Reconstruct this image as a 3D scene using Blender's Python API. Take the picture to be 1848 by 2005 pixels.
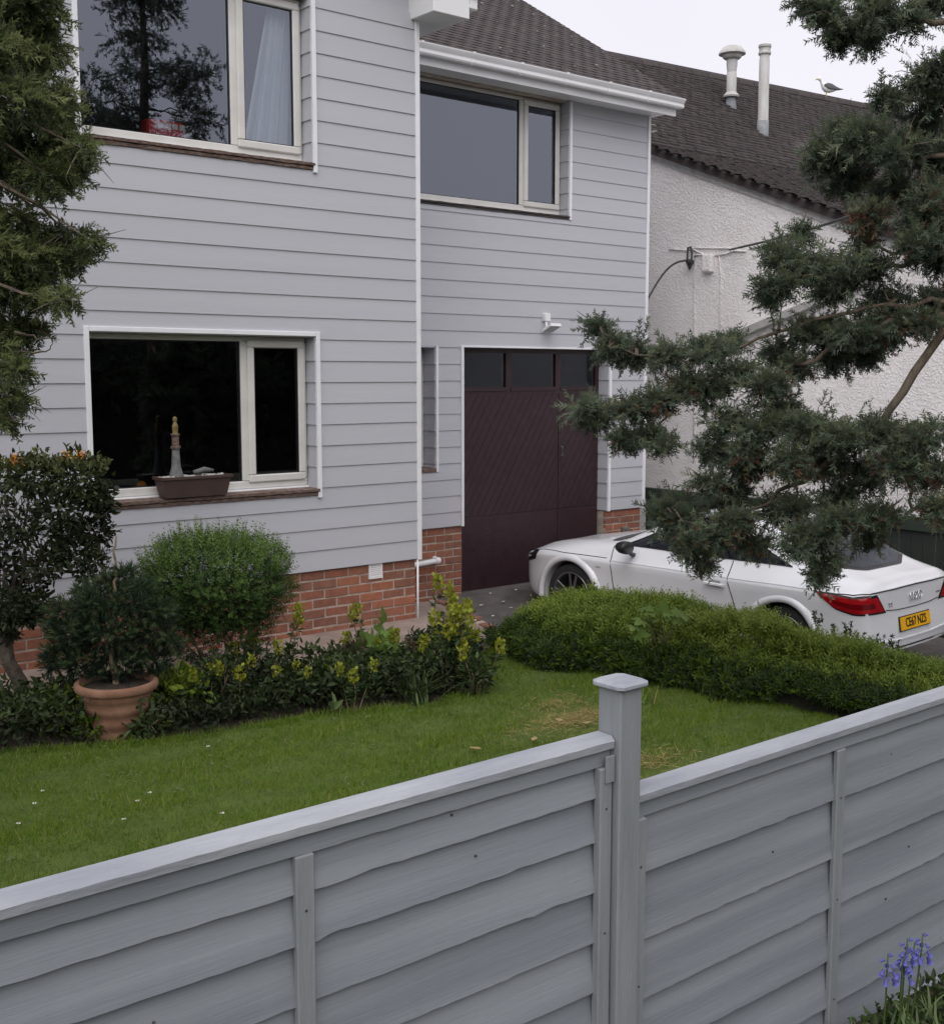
import bpy, math, random
import numpy as np
from mathutils import Vector, Matrix
from mathutils.bvhtree import BVHTree
R = math.radians
rng = np.random.default_rng(7)
random.seed(7)
for o in list(bpy.data.objects): bpy.data.objects.remove(o)
S = bpy.context.scene
COL = S.collection

# ------------------------------------------------------------------ camera
EYE = 2.09; YAW = R(39.3); F = 2337.0; CX, CY = 924.0, 1002.5
PITCH = math.atan((CY - 735) / F)
cam = bpy.data.cameras.new('camera'); cam_o = bpy.data.objects.new('camera', cam); COL.objects.link(cam_o)
cam_o.location = (0, 0, EYE); cam_o.rotation_euler = (R(90) - PITCH, 0, -YAW)
cam.sensor_fit = 'VERTICAL'; cam.sensor_height = 36.0; cam.lens = F / 2005 * 36.0
cam.clip_start = 0.05; cam.clip_end = 2000
S.camera = cam_o
S.render.resolution_x = 943; S.render.resolution_y = 1024

# ------------------------------------------------------------------ sky, sun, exposure
SUN_EL, SUN_AZ = R(52), R(224)
w = bpy.data.worlds.new('World'); S.world = w; w.use_nodes = True
nt = w.node_tree; nt.nodes.clear()
out = nt.nodes.new('ShaderNodeOutputWorld'); bg = nt.nodes.new('ShaderNodeBackground')
sky = nt.nodes.new('ShaderNodeTexSky'); sky.sky_type = 'NISHITA'; sky.sun_disc = False
sky.sun_elevation = SUN_EL; sky.sun_rotation = SUN_AZ; sky.air_density = 1.0; sky.dust_density = 6.0
hs = nt.nodes.new('ShaderNodeHueSaturation'); hs.inputs['Saturation'].default_value = 0.25
mx = nt.nodes.new('ShaderNodeMixRGB'); mx.inputs['Fac'].default_value = 0.88
mx.inputs['Color2'].default_value = (7.0, 6.8, 7.35, 1)       # overcast layer, faintly uneven
wn = nt.nodes.new('ShaderNodeTexNoise'); wn.inputs['Scale'].default_value = 2.2; wn.inputs['Detail'].default_value = 3
wt = nt.nodes.new('ShaderNodeTexCoord'); nt.links.new(wt.outputs['Generated'], wn.inputs['Vector'])
wr = nt.nodes.new('ShaderNodeValToRGB'); wr.color_ramp.elements[0].position = .3; wr.color_ramp.elements[1].position = .7
wr.color_ramp.elements[0].color = (.66, .645, .705, 1); wr.color_ramp.elements[1].color = (.715, .695, .745, 1)
ws = nt.nodes.new('ShaderNodeVectorMath'); ws.operation = 'SCALE'; ws.inputs['Scale'].default_value = 10.0
nt.links.new(wn.outputs['Fac'], wr.inputs[0]); nt.links.new(wr.outputs[0], ws.inputs[0]); nt.links.new(ws.outputs[0], mx.inputs['Color2'])
nt.links.new(sky.outputs[0], hs.inputs['Color']); nt.links.new(hs.outputs[0], mx.inputs['Color1'])
nt.links.new(mx.outputs[0], bg.inputs['Color']); bg.inputs['Strength'].default_value = 0.1
nt.links.new(bg.outputs[0], out.inputs['Surface'])
sl = bpy.data.lights.new('sun', 'SUN'); sl.energy = 1.4; sl.angle = R(75); sl.color = (1, .97, .93)
so = bpy.data.objects.new('sun', sl); COL.objects.link(so)
sd = Vector((math.sin(SUN_AZ) * math.cos(SUN_EL), math.cos(SUN_AZ) * math.cos(SUN_EL), math.sin(SUN_EL)))
so.rotation_euler = sd.to_track_quat('Z', 'Y').to_euler(); so.location = (0, 0, 30)
S.view_settings.view_transform = 'Standard'; S.view_settings.look = 'None'
S.view_settings.exposure = 0.52; S.view_settings.gamma = 1.0; S.view_settings.use_curve_mapping = False
try:
    S.cycles.max_bounces = 8; S.cycles.transparent_max_bounces = 12; S.cycles.glossy_bounces = 4
except Exception: pass

# ------------------------------------------------------------------ helpers
fwv = np.array([math.sin(YAW) * math.cos(PITCH), math.cos(YAW) * math.cos(PITCH), -math.sin(PITCH)])
rtv = np.array([math.cos(YAW), -math.sin(YAW), 0.]); upv = np.cross(rtv, fwv)
CAM = np.array([0, 0, EYE])
def ray(x, y): return fwv + rtv * (x - CX) / F + upv * (CY - y) / F
def onY(x, y, Y): d = ray(x, y); return CAM + d * Y / d[1]
def onX(x, y, X): d = ray(x, y); return CAM + d * X / d[0]
def onZ(x, y, z): d = ray(x, y); return CAM + d * (z - EYE) / d[2]
def at(x, y, Z): return CAM + ray(x, y) * Z          # a point Z metres in front

MATS = {}
def set_ramp(e, stops):
    e.remove(e[1]); e[0].position = stops[0][0]; e[0].color = (*stops[0][1], 1)
    for p, c in stops[1:]: x = e.new(p); x.color = (*c, 1)
def mat(name, c1, c2=None, scale=8.0, rough=.7, bump=0.0, bscale=60.0, metallic=0.0, spec=.5, coat=0.0,
        rand=None, stretch=None, ramp=(.35, .65), coord='pos', detail=4.0, bdist=.01):
    """procedural principled material: noise between two base colours, fine bump, optional per-object colour"""
    m = bpy.data.materials.new(name); m.use_nodes = True; n = m.node_tree; N = n.nodes; L = n.links
    b = N['Principled BSDF']; b.inputs['Roughness'].default_value = rough; b.inputs['Metallic'].default_value = metallic
    b.inputs['Specular IOR Level'].default_value = spec; b.inputs['Coat Weight'].default_value = coat
    b.inputs['Coat Roughness'].default_value = .05
    g = N.new('ShaderNodeNewGeometry'); vec = g.outputs['Position']
    if coord == 'obj':
        tc = N.new('ShaderNodeTexCoord'); vec = tc.outputs['Object']
    if stretch:
        mp = N.new('ShaderNodeMapping'); mp.inputs['Scale'].default_value = stretch
        L.new(vec, mp.inputs['Vector']); vec = mp.outputs[0]
    col = None
    if c2 is not None:
        t = N.new('ShaderNodeTexNoise'); t.inputs['Scale'].default_value = scale; t.inputs['Detail'].default_value = detail
        L.new(vec, t.inputs['Vector'])
        r = N.new('ShaderNodeValToRGB'); e = r.color_ramp.elements
        e[0].position, e[1].position = ramp; e[0].color = (*c1, 1); e[1].color = (*c2, 1)
        L.new(t.outputs['Fac'], r.inputs[0]); col = r.outputs[0]
    if rand is not None:
        oi = N.new('ShaderNodeObjectInfo'); r = N.new('ShaderNodeValToRGB'); e = r.color_ramp.elements
        set_ramp(e, [(i / (len(rand) - 1), c) for i, c in enumerate(rand)])
        L.new(oi.outputs['Random'], r.inputs[0])
        if col is not None:
            mm = N.new('ShaderNodeMixRGB'); mm.blend_type = 'MIX'; mm.inputs['Fac'].default_value = .62
            L.new(col, mm.inputs['Color1']); L.new(r.outputs[0], mm.inputs['Color2']); col = mm.outputs[0]
        else: col = r.outputs[0]
    if col is not None: L.new(col, b.inputs['Base Color'])
    else: b.inputs['Base Color'].default_value = (*c1, 1)
    if bump:
        t = N.new('ShaderNodeTexNoise'); t.inputs['Scale'].default_value = bscale; t.inputs['Detail'].default_value = 5
        L.new(vec, t.inputs['Vector'])
        bp = N.new('ShaderNodeBump'); bp.inputs['Strength'].default_value = bump; bp.inputs['Distance'].default_value = bdist
        L.new(t.outputs['Fac'], bp.inputs['Height']); L.new(bp.outputs[0], b.inputs['Normal'])
    MATS[name] = m
    return m
def leaf_mat(name, stops, rough=.55, trans=.25, spec=.3):
    """leaf colour picked by the per-leaf attribute 'var'"""
    m = bpy.data.materials.new(name); m.use_nodes = True; n = m.node_tree; N = n.nodes; L = n.links
    b = N['Principled BSDF']; b.inputs['Roughness'].default_value = rough; b.inputs['Specular IOR Level'].default_value = spec
    a = N.new('ShaderNodeAttribute'); a.attribute_name = 'var'
    r = N.new('ShaderNodeValToRGB'); e = r.color_ramp.elements
    set_ramp(e, stops)
    L.new(a.outputs['Fac'], r.inputs[0]); L.new(r.outputs[0], b.inputs['Base Color'])
    tr = N.new('ShaderNodeBsdfTranslucent'); L.new(r.outputs[0], tr.inputs['Color'])
    ms = N.new('ShaderNodeMixShader'); ms.inputs[0].default_value = trans
    L.new(b.outputs[0], ms.inputs[1]); L.new(tr.outputs[0], ms.inputs[2])
    L.new(ms.outputs[0], N['Material Output'].inputs['Surface'])
    MATS[name] = m
    return m
def glass_mat(name, refl=.13, tint=(.75, .8, .82), rough=0.0):
    m = bpy.data.materials.new(name); m.use_nodes = True; n = m.node_tree; N = n.nodes; L = n.links; N.clear()
    o = N.new('ShaderNodeOutputMaterial'); t = N.new('ShaderNodeBsdfTransparent'); t.inputs[0].default_value = (*tint, 1)
    g = N.new('ShaderNodeBsdfGlossy'); g.inputs['Roughness'].default_value = rough; g.inputs['Color'].default_value = (.80, .87, 1, 1)
    lw = N.new('ShaderNodeFresnel'); lw.inputs['IOR'].default_value = 1.45
    ma = N.new('ShaderNodeMath'); ma.operation = 'ADD'; ma.inputs[1].default_value = refl; ma.use_clamp = True
    ms = N.new('ShaderNodeMixShader')
    L.new(lw.outputs[0], ma.inputs[0]); L.new(ma.outputs[0], ms.inputs[0])
    L.new(t.outputs[0], ms.inputs[1]); L.new(g.outputs[0], ms.inputs[2]); L.new(ms.outputs[0], o.inputs['Surface'])
    MATS[name] = m
    return m

class MB:
    """collects verts and faces of ONE mesh"""
    def __init__(s): s.v = []; s.f = []
    def add(s, V, Fc):
        n = len(s.v); s.v += [tuple(p) for p in V]; s.f += [tuple(i + n for i in q) for q in Fc]; return s
    def box(s, x0, x1, y0, y1, z0, z1):
        V = [(x, y, z) for z in (z0, z1) for y in (y0, y1) for x in (x0, x1)]
        return s.add(V, [(0, 2, 3, 1), (4, 5, 7, 6), (0, 1, 5, 4), (2, 6, 7, 3), (0, 4, 6, 2), (1, 3, 7, 5)])
    def cbox(s, x0, x1, y0, y1, z0, z1, c=.004):
        """box with chamfered vertical and front edges"""
        pts = [(x0 + c, y0), (x1 - c, y0), (x1, y0 + c), (x1, y1 - c), (x1 - c, y1), (x0 + c, y1), (x0, y1 - c), (x0, y0 + c)]
        mid = [((a - (x0 + x1) / 2) * (1 - 2 * c / max(x1 - x0, 1e-6)) + (x0 + x1) / 2, (b - (y0 + y1) / 2) * (1 - 2 * c / max(y1 - y0, 1e-6)) + (y0 + y1) / 2) for a, b in pts]
        rings = [[(a, b, z0) for a, b in mid], [(a, b, z0 + c) for a, b in pts], [(a, b, z1 - c) for a, b in pts], [(a, b, z1) for a, b in mid]]
        return s.loft(rings)
    def loft(s, rings, closed=True, caps=True):
        n = len(rings[0]); V = [p for r in rings for p in r]; Fc = []
        for k in range(len(rings) - 1):
            for i in range(n if closed else n - 1):
                j = (i + 1) % n
                Fc.append((k * n + i, k * n + j, (k + 1) * n + j, (k + 1) * n + i))
        if caps and closed:
            Fc.append(tuple(range(n - 1, -1, -1))); Fc.append(tuple((len(rings) - 1) * n + i for i in range(n)))
        return s.add(V, Fc)
    def tube(s, P, r, n=6, caps=True):
        P = [np.array(p, float) for p in P]; rr = r if hasattr(r, '__len__') else [r] * len(P)
        rings = []; prev = None
        for i, p in enumerate(P):
            d = P[min(i + 1, len(P) - 1)] - P[max(i - 1, 0)]; d /= (np.linalg.norm(d) + 1e-9)
            a = prev if prev is not None else (np.array([0, 0, 1.]) if abs(d[2]) < .9 else np.array([1., 0, 0]))
            u = np.cross(a, d); u /= (np.linalg.norm(u) + 1e-9); v = np.cross(d, u); prev = v if False else a
            rings.append([tuple(p + rr[i] * (math.cos(t) * u + math.sin(t) * v)) for t in np.linspace(0, 2 * math.pi, n, endpoint=False)])
        return s.loft(rings, caps=caps)
    def lathe(s, prof, c=(0, 0, 0), n=20, caps=True):
        rings = [[(c[0] + r * math.cos(t), c[1] + r * math.sin(t), c[2] + z) for t in np.linspace(0, 2 * math.pi, n, endpoint=False)] for r, z in prof]
        return s.loft(rings, caps=caps)
    def extr(s, poly, y0, y1):
        """polygon in XZ extruded along Y"""
        return s.loft([[(x, y0, z) for x, z in poly], [(x, y1, z) for x, z in poly]])
    def extrx(s, poly, x0, x1):
        """polygon in YZ extruded along X"""
        return s.loft([[(x0, y, z) for y, z in poly], [(x1, y, z) for y, z in poly]])
    def np(s): return np.array(s.v, float), s.f

def new_mesh(name, V, Fc, smooth=False):
    me = bpy.data.meshes.new(name); me.from_pydata([tuple(p) for p in V], [], [tuple(q) for q in Fc]); me.update()
    if smooth: me.polygons.foreach_set('use_smooth', [True] * len(me.polygons))
    return me
def fast_mesh(name, V, Fa, var=None):
    """V (n,3); Fa (m,k) one polygon size"""
    me = bpy.data.meshes.new(name); V = np.asarray(V, np.float32); Fa = np.asarray(Fa, np.int32); m, k = Fa.shape
    me.vertices.add(len(V)); me.vertices.foreach_set('co', V.ravel())
    me.loops.add(m * k); me.loops.foreach_set('vertex_index', Fa.ravel())
    me.polygons.add(m); me.polygons.foreach_set('loop_start', np.arange(0, m * k, k, dtype=np.int32))
    try: me.polygons.foreach_set('loop_total', np.full(m, k, np.int32))
    except Exception: pass
    if var is not None:
        a = me.attributes.new('var', 'FLOAT', 'POINT'); a.data.foreach_set('value', np.asarray(var, np.float32))
    me.update(calc_edges=True); me.validate()
    return me
LOC = {}
def link(name, me, m, parent=None, local=False):
    o = bpy.data.objects.new(name, me); COL.objects.link(o)
    if m is not None and me is not None and not me.materials: me.materials.append(MATS[m] if isinstance(m, str) else m)
    if parent is not None:
        o.parent = parent
        if not local:
            l = LOC.get(parent.name, (0, 0, 0)); o.matrix_parent_inverse = Matrix.Translation((-l[0], -l[1], -l[2]))
        LOC[o.name] = (0, 0, 0)
        if not local: LOC[o.name] = LOC.get('', (0, 0, 0))
    return o
def obj(name, mb, m, parent=None, smooth=False, local=False, auto=None):
    """one mesh object from an MB in world coordinates; a top-level one gets its origin at its base"""
    V, Fc = mb.np()
    loc = None
    if parent is None:
        lo, hi = V.min(0), V.max(0); loc = ((lo[0] + hi[0]) / 2, (lo[1] + hi[1]) / 2, lo[2]); V = V - np.array(loc)
    me = new_mesh(name, V, Fc, smooth)
    o = link(name, me, m, parent, local)
    if loc is not None: o.location = loc; LOC[o.name] = loc
    if auto is not None:
        try: me.set_sharp_from_angle(angle=R(auto))
        except Exception: pass
    return o
def tag(o, label=None, cat=None, group=None, kind=None):
    if label: o['label'] = label
    if cat: o['category'] = cat
    if group: o['group'] = group
    if kind: o['kind'] = kind
    return o
def thing(name, label, cat, loc=(0, 0, 0), rz=0, group=None):
    o = bpy.data.objects.new(name, None); COL.objects.link(o); o.location = loc; o.rotation_euler = (0, 0, rz)
    o.empty_display_size = .1; LOC[o.name] = tuple(loc)
    return tag(o, label, cat, group)
def copy_tree(o, parent=None):
    c = o.copy(); COL.objects.link(c); c.parent = parent
    for ch in list(o.children): copy_tree(ch, c)
    return c

# leaf templates: (verts, tris)
def t_leaf(wd=.42, fold=.12):
    V = [(0, 0, 0), (.35, wd / 2, fold), (.35, -wd / 2, fold), (.35, 0, 0), (1, 0, -.08), (.72, wd * .36, fold * .6), (.72, -wd * .36, fold * .6)]
    return np.array(V), np.array([(0, 3, 1), (0, 2, 3), (3, 5, 1), (3, 4, 5), (3, 2, 6), (3, 6, 4)])
def t_leaf_simple(wd=.4):
    return np.array([(0, 0, 0), (.45, wd / 2, .06), (1, 0, 0), (.45, -wd / 2, .06)]), np.array([(0, 2, 1), (0, 3, 2)])
def t_spray(n=7, ln=.42, droop=.18, wd=.055, seed=3):
    """flat feathery cypress spray"""
    V = []; T = []
    def tri(a, b, c):
        k = len(V); V.extend([a, b, c]); T.append((k, k + 1, k + 2))
    r = random.Random(seed)
    tri((0, -.02, 0), (0, .02, 0), (1, 0, -droop))
    for i in range(n):
        t = .08 + .86 * i / n; z = -droop * t * t
        for sgn in (1, -1):
            l = ln * (1 - .75 * t) * (.45 + .95 * r.random()); a = .5 + .6 * r.random()
            dx, dy = l * math.cos(a), sgn * l * math.sin(a); dz = (r.random() - .5) * .34
            tri((t - wd, 0, z), (t + wd, 0, z), (t + dx, dy, z + dz - .05 * l))
            if l > .15:
                m = .5; px, py = t + dx * m, dy * m
                tri((px - .03, py, z), (px + .04, py, z), (px + l * .45, py + sgn * .02, z + dz))
    return np.array(V, float), np.array(T)
def t_shoot(n=5, ln=.3, wd=.36):
    """upright twig with pairs of small leaves"""
    V = []; T = []
    r = random.Random(5)
    for i in range(n):
        t = .12 + .8 * i / n
        for sgn in (0, 1):
            ang = i * 1.57 + sgn * math.pi; l = ln * (1.1 - .5 * t)
            d = np.array([.55, math.cos(ang) * .83, math.sin(ang) * .83]); side = np.array([0, -math.sin(ang), math.cos(ang)])
            p = np.array([t, 0, 0]); k = len(V)
            V += [p, p + d * l * .5 + side * l * wd / 2, p + d * l, p + d * l * .5 - side * l * wd / 2]; T += [(k, k + 1, k + 2), (k, k + 2, k + 3)]
    k = len(V); V += [np.array([0, -.012, 0]), np.array([0, .012, 0]), np.array([1., 0, 0])]; T.append((k, k + 1, k + 2))
    return np.array(V, float), np.array(T)
def t_needles(n=12, sp=.5, wd=.035):
    V = []; T = []
    r = random.Random(9)
    for i in range(n):
        t = .9 * i / n; ang = i * 2.4; l = .5 + .2 * r.random()
        d = np.array([.75, math.cos(ang) * sp, math.sin(ang) * sp]); side = np.array([0, -math.sin(ang), math.cos(ang)])
        p = np.array([t * .6, 0, 0]); k = len(V)
        V += [p - side * wd, p + side * wd, p + d * l]; T.append((k, k + 1, k + 2))
    return np.array(V, float), np.array(T)
def t_blade(wd=.1):
    return np.array([(0, -wd / 2, 0), (0, wd / 2, 0), (.55, wd * .4, .06), (.55, -wd * .4, .06), (1, 0, .25)], float), np.array([(0, 1, 2), (0, 2, 3), (3, 2, 4)])
def unit(a): return a / (np.linalg.norm(a, axis=-1, keepdims=True) + 1e-9)
def scatter(tmpl, P, D, size, var, jv=.0, twist=None):
    """place a template at P along D; returns V, T, var arrays"""
    if isinstance(tmpl, list):
        P = np.asarray(P); D = np.asarray(D); n = len(P); sz = np.broadcast_to(np.asarray(size, float), (n,)); vr = np.broadcast_to(np.asarray(var, float), (n,)); pick = rng.integers(0, len(tmpl), n)
        return joinm([scatter(t_, P[pick == k], D[pick == k], sz[pick == k], vr[pick == k], twist=twist) for k, t_ in enumerate(tmpl) if (pick == k).any()])
    TV, TT = tmpl; n = len(P); P = np.asarray(P); D = unit(np.asarray(D))
    a = rng.normal(size=(n, 3)) if twist is None else np.broadcast_to(np.asarray(twist, float), (n, 3)) + rng.normal(size=(n, 3)) * .35
    b = unit(np.cross(a, D)); c = np.cross(D, b)
    s = np.broadcast_to(np.asarray(size, float), (n,))
    V = P[:, None] + s[:, None, None] * (TV[None, :, 0:1] * D[:, None] + TV[None, :, 1:2] * b[:, None] + TV[None, :, 2:3] * c[:, None])
    T = TT[None] + (np.arange(n) * len(TV))[:, None, None]
    vv = np.repeat(np.broadcast_to(np.asarray(var, float), (n,)), len(TV))
    return V.reshape(-1, 3), T.reshape(-1, 3), vv
def joinm(parts):
    parts = [p for p in parts if p is not None and len(p[0])]
    if not parts: return None
    V = []; T = []; A = []; k = 0
    for v, t, a in parts: V.append(v); T.append(t + k); A.append(a); k += len(v)
    return np.concatenate(V), np.concatenate(T), np.concatenate(A)
def leaves(name, parts, m, parent=None, local=False):
    V, T, A = joinm(parts)
    loc = None
    if parent is None:
        lo, hi = V.min(0), V.max(0); loc = ((lo[0] + hi[0]) / 2, (lo[1] + hi[1]) / 2, lo[2]); V = V - np.array(loc)
    o = link(name, fast_mesh(name, V, T, np.clip(A, 0, 1)), m, parent, local)
    if loc is not None: o.location = loc; LOC[o.name] = loc
    return o
def sph(n): return unit(rng.normal(size=(n, 3)))
def vnoise(P, sc, seed=0):
    """cheap smooth noise in 0..1 from sums of sines"""
    r = np.random.default_rng(seed); x = np.zeros(len(P))
    for k in range(6):
        d = r.normal(size=3); d /= np.linalg.norm(d); x += np.sin((P @ d) * sc * (1 + .5 * k) + r.random() * 6.3) / (1 + .35 * k)
    return np.clip(.5 + x / 5, 0, 1)

# ------------------------------------------------------------------ materials
mat('clad', (.44, .448, .487), (.485, .492, .532), scale=3, rough=.62, bump=.25, bscale=40, stretch=(.15, .15, 3), bdist=.004,
    rand=[(.447, .453, .49), (.475, .482, .52), (.458, .463, .505), (.468, .476, .512)])
mat('trim', (.74, .75, .78), (.80, .80, .83), scale=6, rough=.4)
mat('upvc', (.80, .80, .82), (.74, .74, .75), scale=3, rough=.3)
mat('frame', (.60, .59, .56), (.66, .65, .62), scale=5, rough=.35)
mat('seal', (.02, .02, .025), rough=.6)
mat('brick', (.20, .075, .045), (.36, .14, .085), scale=16, rough=.9, bump=.8, bscale=90,
    rand=[(.12, .062, .050), (.27, .10, .060), (.20, .095, .070), (.35, .13, .070), (.24, .12, .085), (.155, .075, .058)], bdist=.006)
mat('mortar', (.48, .42, .36), (.34, .28, .24), scale=14, rough=.95, bump=.6, bscale=120)
mat('sill', (.12, .072, .058), (.25, .19, .16), scale=22, rough=.9, bump=1.0, bscale=70, ramp=(.4, .68), stretch=(1, 1, 4), bdist=.01)
mat('sill_dark', (.045, .04, .042), (.10, .085, .08), scale=22, rough=.85, bump=.8, bscale=70, stretch=(1, 1, 4))
mat('door', (.026, .010, .014), (.036, .014, .019), scale=5, rough=.42, bump=.15, bscale=30, stretch=(1, 1, .2))
mat('door_plank', (.025, .0105, .0145), (.033, .0135, .0185), scale=9, rough=.5, bump=.3, bscale=35, coord='obj')
mat('door_bar', (.19, .17, .14), (.12, .10, .085), scale=20, rough=.8)
mat('tile', (.034, .027, .030), (.062, .050, .050), scale=14, rough=.92, bump=.7, bscale=80,
    rand=[(.036, .028, .030), (.056, .045, .044), (.045, .034, .035), (.072, .06, .056), (.040, .031, .033)])
mat('tile_far', (.036, .029, .030), (.072, .058, .056), scale=9, rough=.92, bump=.6, bscale=40, ramp=(.4, .72))
mat('lichen', (.30, .29, .25), (.2, .2, .17), scale=30, rough=.95)
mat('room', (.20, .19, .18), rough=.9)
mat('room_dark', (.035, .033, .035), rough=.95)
mat('curtain', (.82, .82, .86), (.74, .75, .80), scale=4, rough=.8, stretch=(6, 6, .3))
mat('curtain_grey', (.28, .29, .31), rough=.9)
mat('metal_grey', (.40, .40, .39), (.50, .49, .46), scale=9, rough=.5, metallic=.3)
mat('metal_white', (.55, .55, .55), (.42, .41, .39), scale=9, rough=.55, stretch=(1, 1, .3))
mat('lead', (.17, .18, .20), (.26, .27, .28), scale=12, rough=.7)
mat('cable', (.03, .03, .032), rough=.6)
mat('concrete', (.22, .165, .140), (.31, .245, .21), scale=5, rough=.95, bump=.6, bscale=90, detail=8)
mat('tarmac', (.075, .068, .066), (.125, .112, .106), scale=4, rough=.95, bump=.7, bscale=150, detail=8)
mat('edging', (.22, .10, .07), (.30, .15, .11), scale=20, rough=.9, bump=.5, bscale=90, rand=[(.2, .095, .07), (.3, .14, .1), (.24, .13, .1)])
mat('soil', (.030, .022, .016), (.06, .045, .032), scale=25, rough=1, bump=1, bscale=60)
mat('twig', (.012, .014, .008), (.03, .03, .018), scale=30, rough=1, bump=1, bscale=80)  # low hedge core: shade between the leaves painted as a green-black colour
mat('turf', (.07, .11, .014), (.10, .145, .02), scale=7, rough=1, bump=1, bscale=200)
mat('earth', (.06, .075, .03), (.09, .10, .045), scale=2, rough=1)
mat('bark', (.075, .058, .042), (.15, .12, .09), scale=20, rough=.95, bump=1, bscale=60, stretch=(1, 1, .3))
mat('bark_dark', (.045, .036, .028), (.085, .068, .052), scale=20, rough=.95, bump=1, bscale=60)
mat('bark_light', (.16, .12, .085), (.24, .18, .12), scale=25, rough=.9)
mat('terracotta', (.21, .105, .065), (.29, .16, .105), scale=9, rough=.85, bump=.3, bscale=60)
mat('fence_paint', (.172, .194, .218), (.235, .256, .282), scale=4, rough=.62, bump=.3, bscale=45, stretch=(.2, 1, 4), bdist=.003, detail=8)
mat('fence_post', (.19, .208, .224), (.238, .254, .27), scale=6, rough=.62, bump=.6, bscale=60, stretch=(3, 3, .3), bdist=.004, detail=8)
mat('fence_cap', (.255, .275, .31), (.36, .378, .41), scale=9, rough=.6, bump=.8, bscale=50, stretch=(.25, 1, 1), bdist=.005, detail=8)
mat('nail', (.05, .045, .045), rough=.6)
mat('green_paint', (.017, .024, .019), (.023, .032, .025), scale=3, rough=.7, bump=.3, bscale=40, stretch=(3, 3, .3))
mat('green_rail', (.020, .032, .022), (.027, .040, .028), scale=3, rough=.7)
mat('planter', (.055, .032, .028), (.07, .042, .036), scale=8, rough=.6)
mat('red', (.62, .02, .03), (.68, .035, .04), scale=20, rough=.4)
mat('cream', (.75, .73, .66), rough=.5)
mat('grey_plastic', (.12, .12, .13), rough=.5)
mat('orange', (.75, .26, .02), (.8, .35, .04), scale=40, rough=.6)
mat('yellow_orn', (.26, .21, .05), (.16, .12, .04), scale=20, rough=.5)
mat('stone_orn', (.17, .175, .175), (.10, .10, .10), scale=25, rough=.8)
mat('pebble', (.30, .29, .28), (.45, .44, .42), scale=40, rough=.8)
mat('paint_white', (.74, .75, .78), rough=.22, coat=.6, spec=.5)
mat('black_trim', (.012, .012, .014), rough=.35)
mat('tyre', (.018, .018, .019), rough=.85, c2=(.026, .026, .026), scale=20)
mat('alloy', (.20, .205, .21), (.25, .255, .26), scale=10, rough=.3, metallic=.8)
mat('tail_red', (.42, .008, .014), (.30, .004, .008), scale=9, rough=.12, coat=.8, stretch=(1, 1, 3))
mat('tail_dark', (.16, .003, .006), rough=.15, coat=.8)
mat('plate', (.80, .42, .01), rough=.4)
mat('ink', (.012, .012, .012), rough=.5)
mat('chrome', (.75, .76, .78), rough=.18, metallic=.9)
mat('gull_white', (.80, .80, .80), rough=.7)
mat('gull_grey', (.10, .105, .115), rough=.7)
mat('gull_beak', (.6, .42, .05), rough=.5)
mat('petal_white', (.75, .74, .70), rough=.6)
mat('dead_leaf', (.30, .22, .10), rough=.8)
glass_mat('glass', .15)
glass_mat('glass_low', .05, tint=(.6, .62, .64))
glass_mat('car_glass', .06, tint=(.10, .11, .12))
glass_mat('door_glass', .02, tint=(.5, .52, .5), rough=.08)
# white roughcast: coarse thrown texture as fine relief
m = mat('roughcast', (.86, .82, .82), (.92, .885, .885), scale=2.0, rough=.9)
n = m.node_tree; g = n.nodes.new('ShaderNodeNewGeometry'); tx = n.nodes.new('ShaderNodeTexNoise')
tx.inputs['Scale'].default_value = 38; tx.inputs['Detail'].default_value = 5; tx.inputs['Distortion'].default_value = .35
rp = n.nodes.new('ShaderNodeValToRGB'); rp.color_ramp.elements[0].position = .46; rp.color_ramp.elements[1].position = .62
bp = n.nodes.new('ShaderNodeBump'); bp.inputs['Strength'].default_value = .7; bp.inputs['Distance'].default_value = .011
n.links.new(g.outputs['Position'], tx.inputs['Vector']); n.links.new(tx.outputs['Fac'], rp.inputs[0])
n.links.new(rp.outputs[0], bp.inputs['Height']); n.links.new(bp.outputs[0], n.nodes['Principled BSDF'].inputs['Normal'])

leaf_mat('lf_tree', [(0, (.034, .046, .034)), (.35, (.076, .102, .072)), (.62, (.125, .160, .106)), (.8, (.175, .20, .105)), (.9, (.15, .085, .055)), (1, (.12, .060, .040))], trans=.35)
leaf_mat('lf_left', [(0, (.034, .046, .022)), (.5, (.075, .098, .038)), (.85, (.135, .165, .06)), (1, (.20, .215, .09))], trans=.35)
leaf_mat('lf_hedge', [(0, (.016, .030, .008)), (.3, (.050, .092, .014)), (.6, (.125, .190, .022)), (.8, (.185, .255, .034)), (1, (.25, .31, .06))], trans=.38)
leaf_mat('lf_box', [(0, (.018, .040, .010)), (.4, (.055, .105, .022)), (.75, (.11, .185, .034)), (1, (.19, .27, .06))], trans=.3)
leaf_mat('lf_berberis', [(0, (.018, .022, .014)), (.5, (.036, .048, .022)), (.85, (.085, .10, .036)), (1, (.13, .14, .05))], rough=.6, spec=.2, trans=.12)
leaf_mat('lf_pine', [(0, (.010, .020, .012)), (.5, (.026, .050, .024)), (1, (.075, .108, .042))], trans=.15)
leaf_mat('lf_ground', [(0, (.014, .020, .010)), (.4, (.032, .050, .018)), (.75, (.07, .11, .03)), (1, (.12, .155, .06))], trans=.2)
leaf_mat('lf_dry', [(0, (.04, .028, .020)), (.5, (.085, .062, .042)), (1, (.13, .10, .07))], trans=.15)
leaf_mat('lf_euph', [(0, (.020, .040, .014)), (.45, (.050, .085, .024)), (.6, (.14, .18, .02)), (1, (.30, .31, .03))], trans=.25)
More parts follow.
